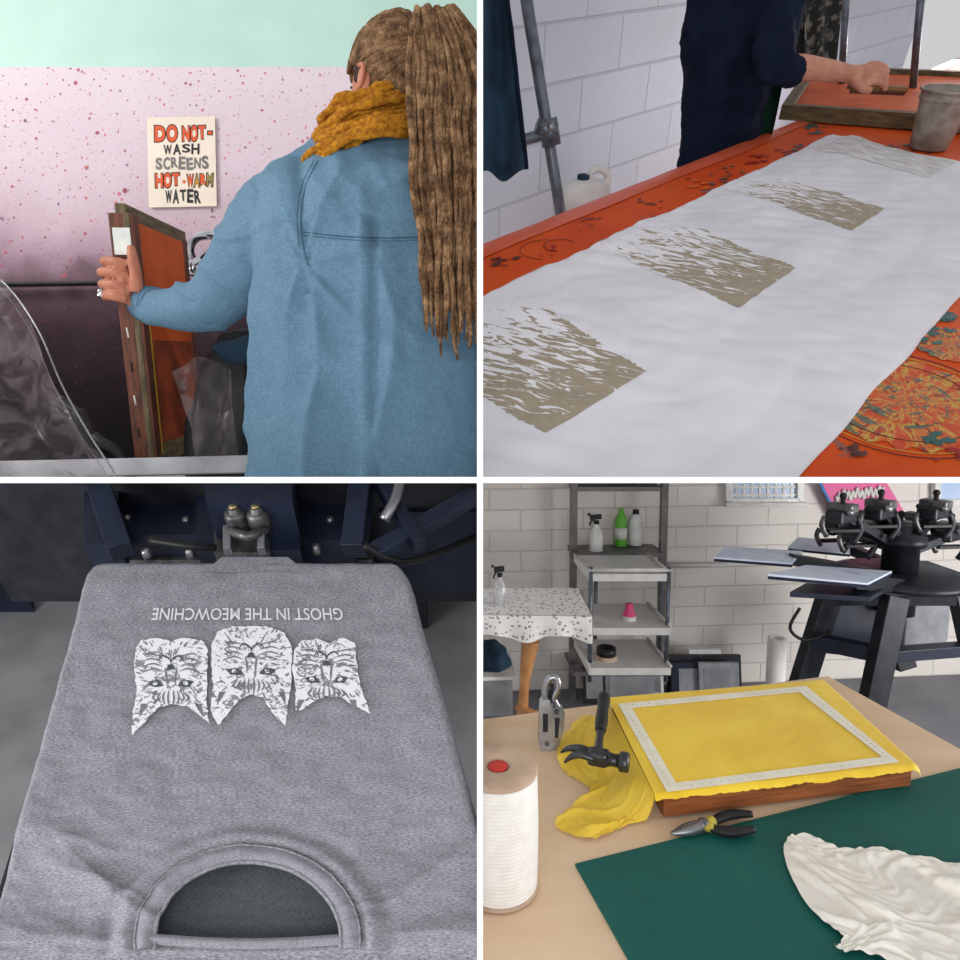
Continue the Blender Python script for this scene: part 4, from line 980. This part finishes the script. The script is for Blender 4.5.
o.tube(sq,.006,'tagw',6,n=2); o.beam(wl(818,479,.05),wl(839,520,.05),.012,.006,'bluet',up=y4); o.done()
o=Ob('wall_conduit',Q)
o.tube([wl(668,565,.02),wl(720,565,.02),wl(820,562,.02)],.012,'cartw',8); o.done()
o=Ob('carousel_press',Q)
def plat(x0,y0,x1,y1,x2,y2,x3,y3,d0,d1,mat='platen4'):
    q=[at(x0,y0,d0),at(x1,y1,d0),at(x2,y2,d1),at(x3,y3,d1)]
    o.prism(q,-n4*.006,mat); o.prism([p-n4*.006 for p in q],-n4*.010,'bluemetal')
plat(768,574,868,583,892,571,806,565,1.9,2.15); plat(714,557,792,563,802,551,726,546,2.3,2.5); plat(788,547,850,553,850,542,798,537,2.6,2.75); plat(790,592,870,597,885,588,806,583,2.0,2.15,'bluemetal')
o.beam(at(850,580,2.05),at(905,586,2.3),.05,.05,'darkmetal',up=n4); o.beam(at(790,559,2.4),at(880,575,2.4),.04,.04,'darkmetal',up=n4); o.beam(at(850,549,2.7),at(900,570,2.5),.04,.04,'darkmetal',up=n4)
hb=at(900,560,2.35)
o.lathe(F4.Mx(hb-n4*.2),[(.06,0),(.06,.26),(.08,.26),(.08,.29),(.03,.30),(.03,.33),(.001,.33)],'darkmetal',24)
o.box(F4.Mx(hb-n4*.07),.45,.3,.05,'bluemetal',.01); o.lathe(F4.Mx(hb-n4*.05),[(.22,-.02),(.22,0),(.18,.01),(.001,.01)],'darkmetal',32)
for i,(x,y,sc_) in enumerate([(842,516,1.0),(880,512,1.0),(935,512,1.1),(858,532,1.2),(900,532,1.1),(950,534,1.2),(918,524,.9),(834,528,.9),(870,522,.9)]):
    d=2.2+.05*i; b=at(x,y,d)
    o.box(F4.Mx(b,.5),.11*sc_,.06,.045,'darkmetal',.008); o.box(F4.Mx(b+n4*.03,.5),.05*sc_,.09,.03,'castmetal',.006)
    o.tube([b+n4*.03,b+n4*.065],.008,'black',10); o.ell(b+n4*.07,e4*.012,y4*.012,n4*.012,'black',12)
    o.tube([b-e4*.06,b-e4*.07-n4*.03,b-e4*.05-n4*.07],.009,'castmetal',8,n=3); o.tube([b+e4*.05,b+e4*.07-n4*.05,b+e4*.04-n4*.1],.011,'darkmetal',8,n=3)
    o.beam(b,at(905,552,2.4),.045,.03,'darkmetal',up=n4); o.tube([b-y4*.03+n4*.02,b-y4*.05+n4*.02],.012,'steel',10)
    o.beam(b-n4*.05-e4*.05,b-n4*.05+e4*.06,.03,.012,'black',up=n4)
for (x0,y0),(x1,y1),dd in (((832,588),(800,690),2.35),((895,596),(872,704),2.2),((960,585),(985,700),2.3),((880,584),(905,668),2.7)):
    o.beam(at(x0,y0,dd),at(x1,y1,dd),.075,.05,'darkmetal',up=y4)
o.beam(at(826,594,2.35),at(965,594,2.3),.06,.07,'darkmetal',up=n4); o.beam(at(812,640,2.34),at(884,655,2.22),.05,.05,'bluemetal',up=n4); o.beam(at(884,655,2.22),at(975,648,2.3),.05,.04,'bluemetal',up=n4)
o.prism([at(832,600,2.4),at(900,600,2.4),at(888,660,2.4),at(812,652,2.4)],y4*.02,'bluemetal')
o.pb(905,600,950,650,2.5,.2,'grey',F4)
o.tube([at(800,608,2.3),at(790,628,2.3),at(805,640,2.3),at(830,632,2.3)],.006,'rope',8,n=5); o.done()
# ================================================================ lights / world / camera
w=bpy.data.worlds.new('World'); bpy.context.scene.world=w; w.use_nodes=True
w.node_tree.nodes['Background'].inputs[0].default_value=(.975,.98,1,1); w.node_tree.nodes['Background'].inputs[1].default_value=.62
def area(name,loc,tgt,size,e,col=(1,1,1)):
    l=bpy.data.lights.new(name,'AREA'); l.energy=e; l.size=size; l.color=col; ob=bpy.data.objects.new(name,l)
    ob.location=loc; ob.rotation_euler=(V(tgt)-V(loc)).to_track_quat('-Z','Y').to_euler(); bpy.context.collection.objects.link(ob)
area('added_fill_front',(0,-1.2,-.2),(0,1.5,-.5),1.2,20)  # added fill from the camera side to brighten the lower rooms
area('added_light_left',(-2.4,.6,1.7),(-.4,1.5,.4),.6,32,(1,.985,.97))  # added lamp out of view, gives the sink room directional light, no window
area('added_light_table',(2.4,2.7,1.7),(.8,1.1,.3),.7,21)  # added lamp out of view, brightens the printing table from above
area('added_light_press',(-1.6,.0,-.3),(-.3,.9,-.5),.7,20)  # added lamp, replaces world light that the dividers keep off the shirt
area('added_light_bench',(3.0,1.0,-.4),(1.0,1.8,-.9),1.1,62,(1,.99,.97))  # added lamp beside the view, lights the bench under the divider
cam=bpy.data.cameras.new('camera'); cam.lens=24; cam.sensor_width=36; cam.clip_start=.02; cam.clip_end=100
co=bpy.data.objects.new('camera',cam); co.rotation_euler=(math.pi/2,0,0); bpy.context.collection.objects.link(co); bpy.context.scene.camera=co
bpy.context.scene.view_settings.view_transform='Standard'
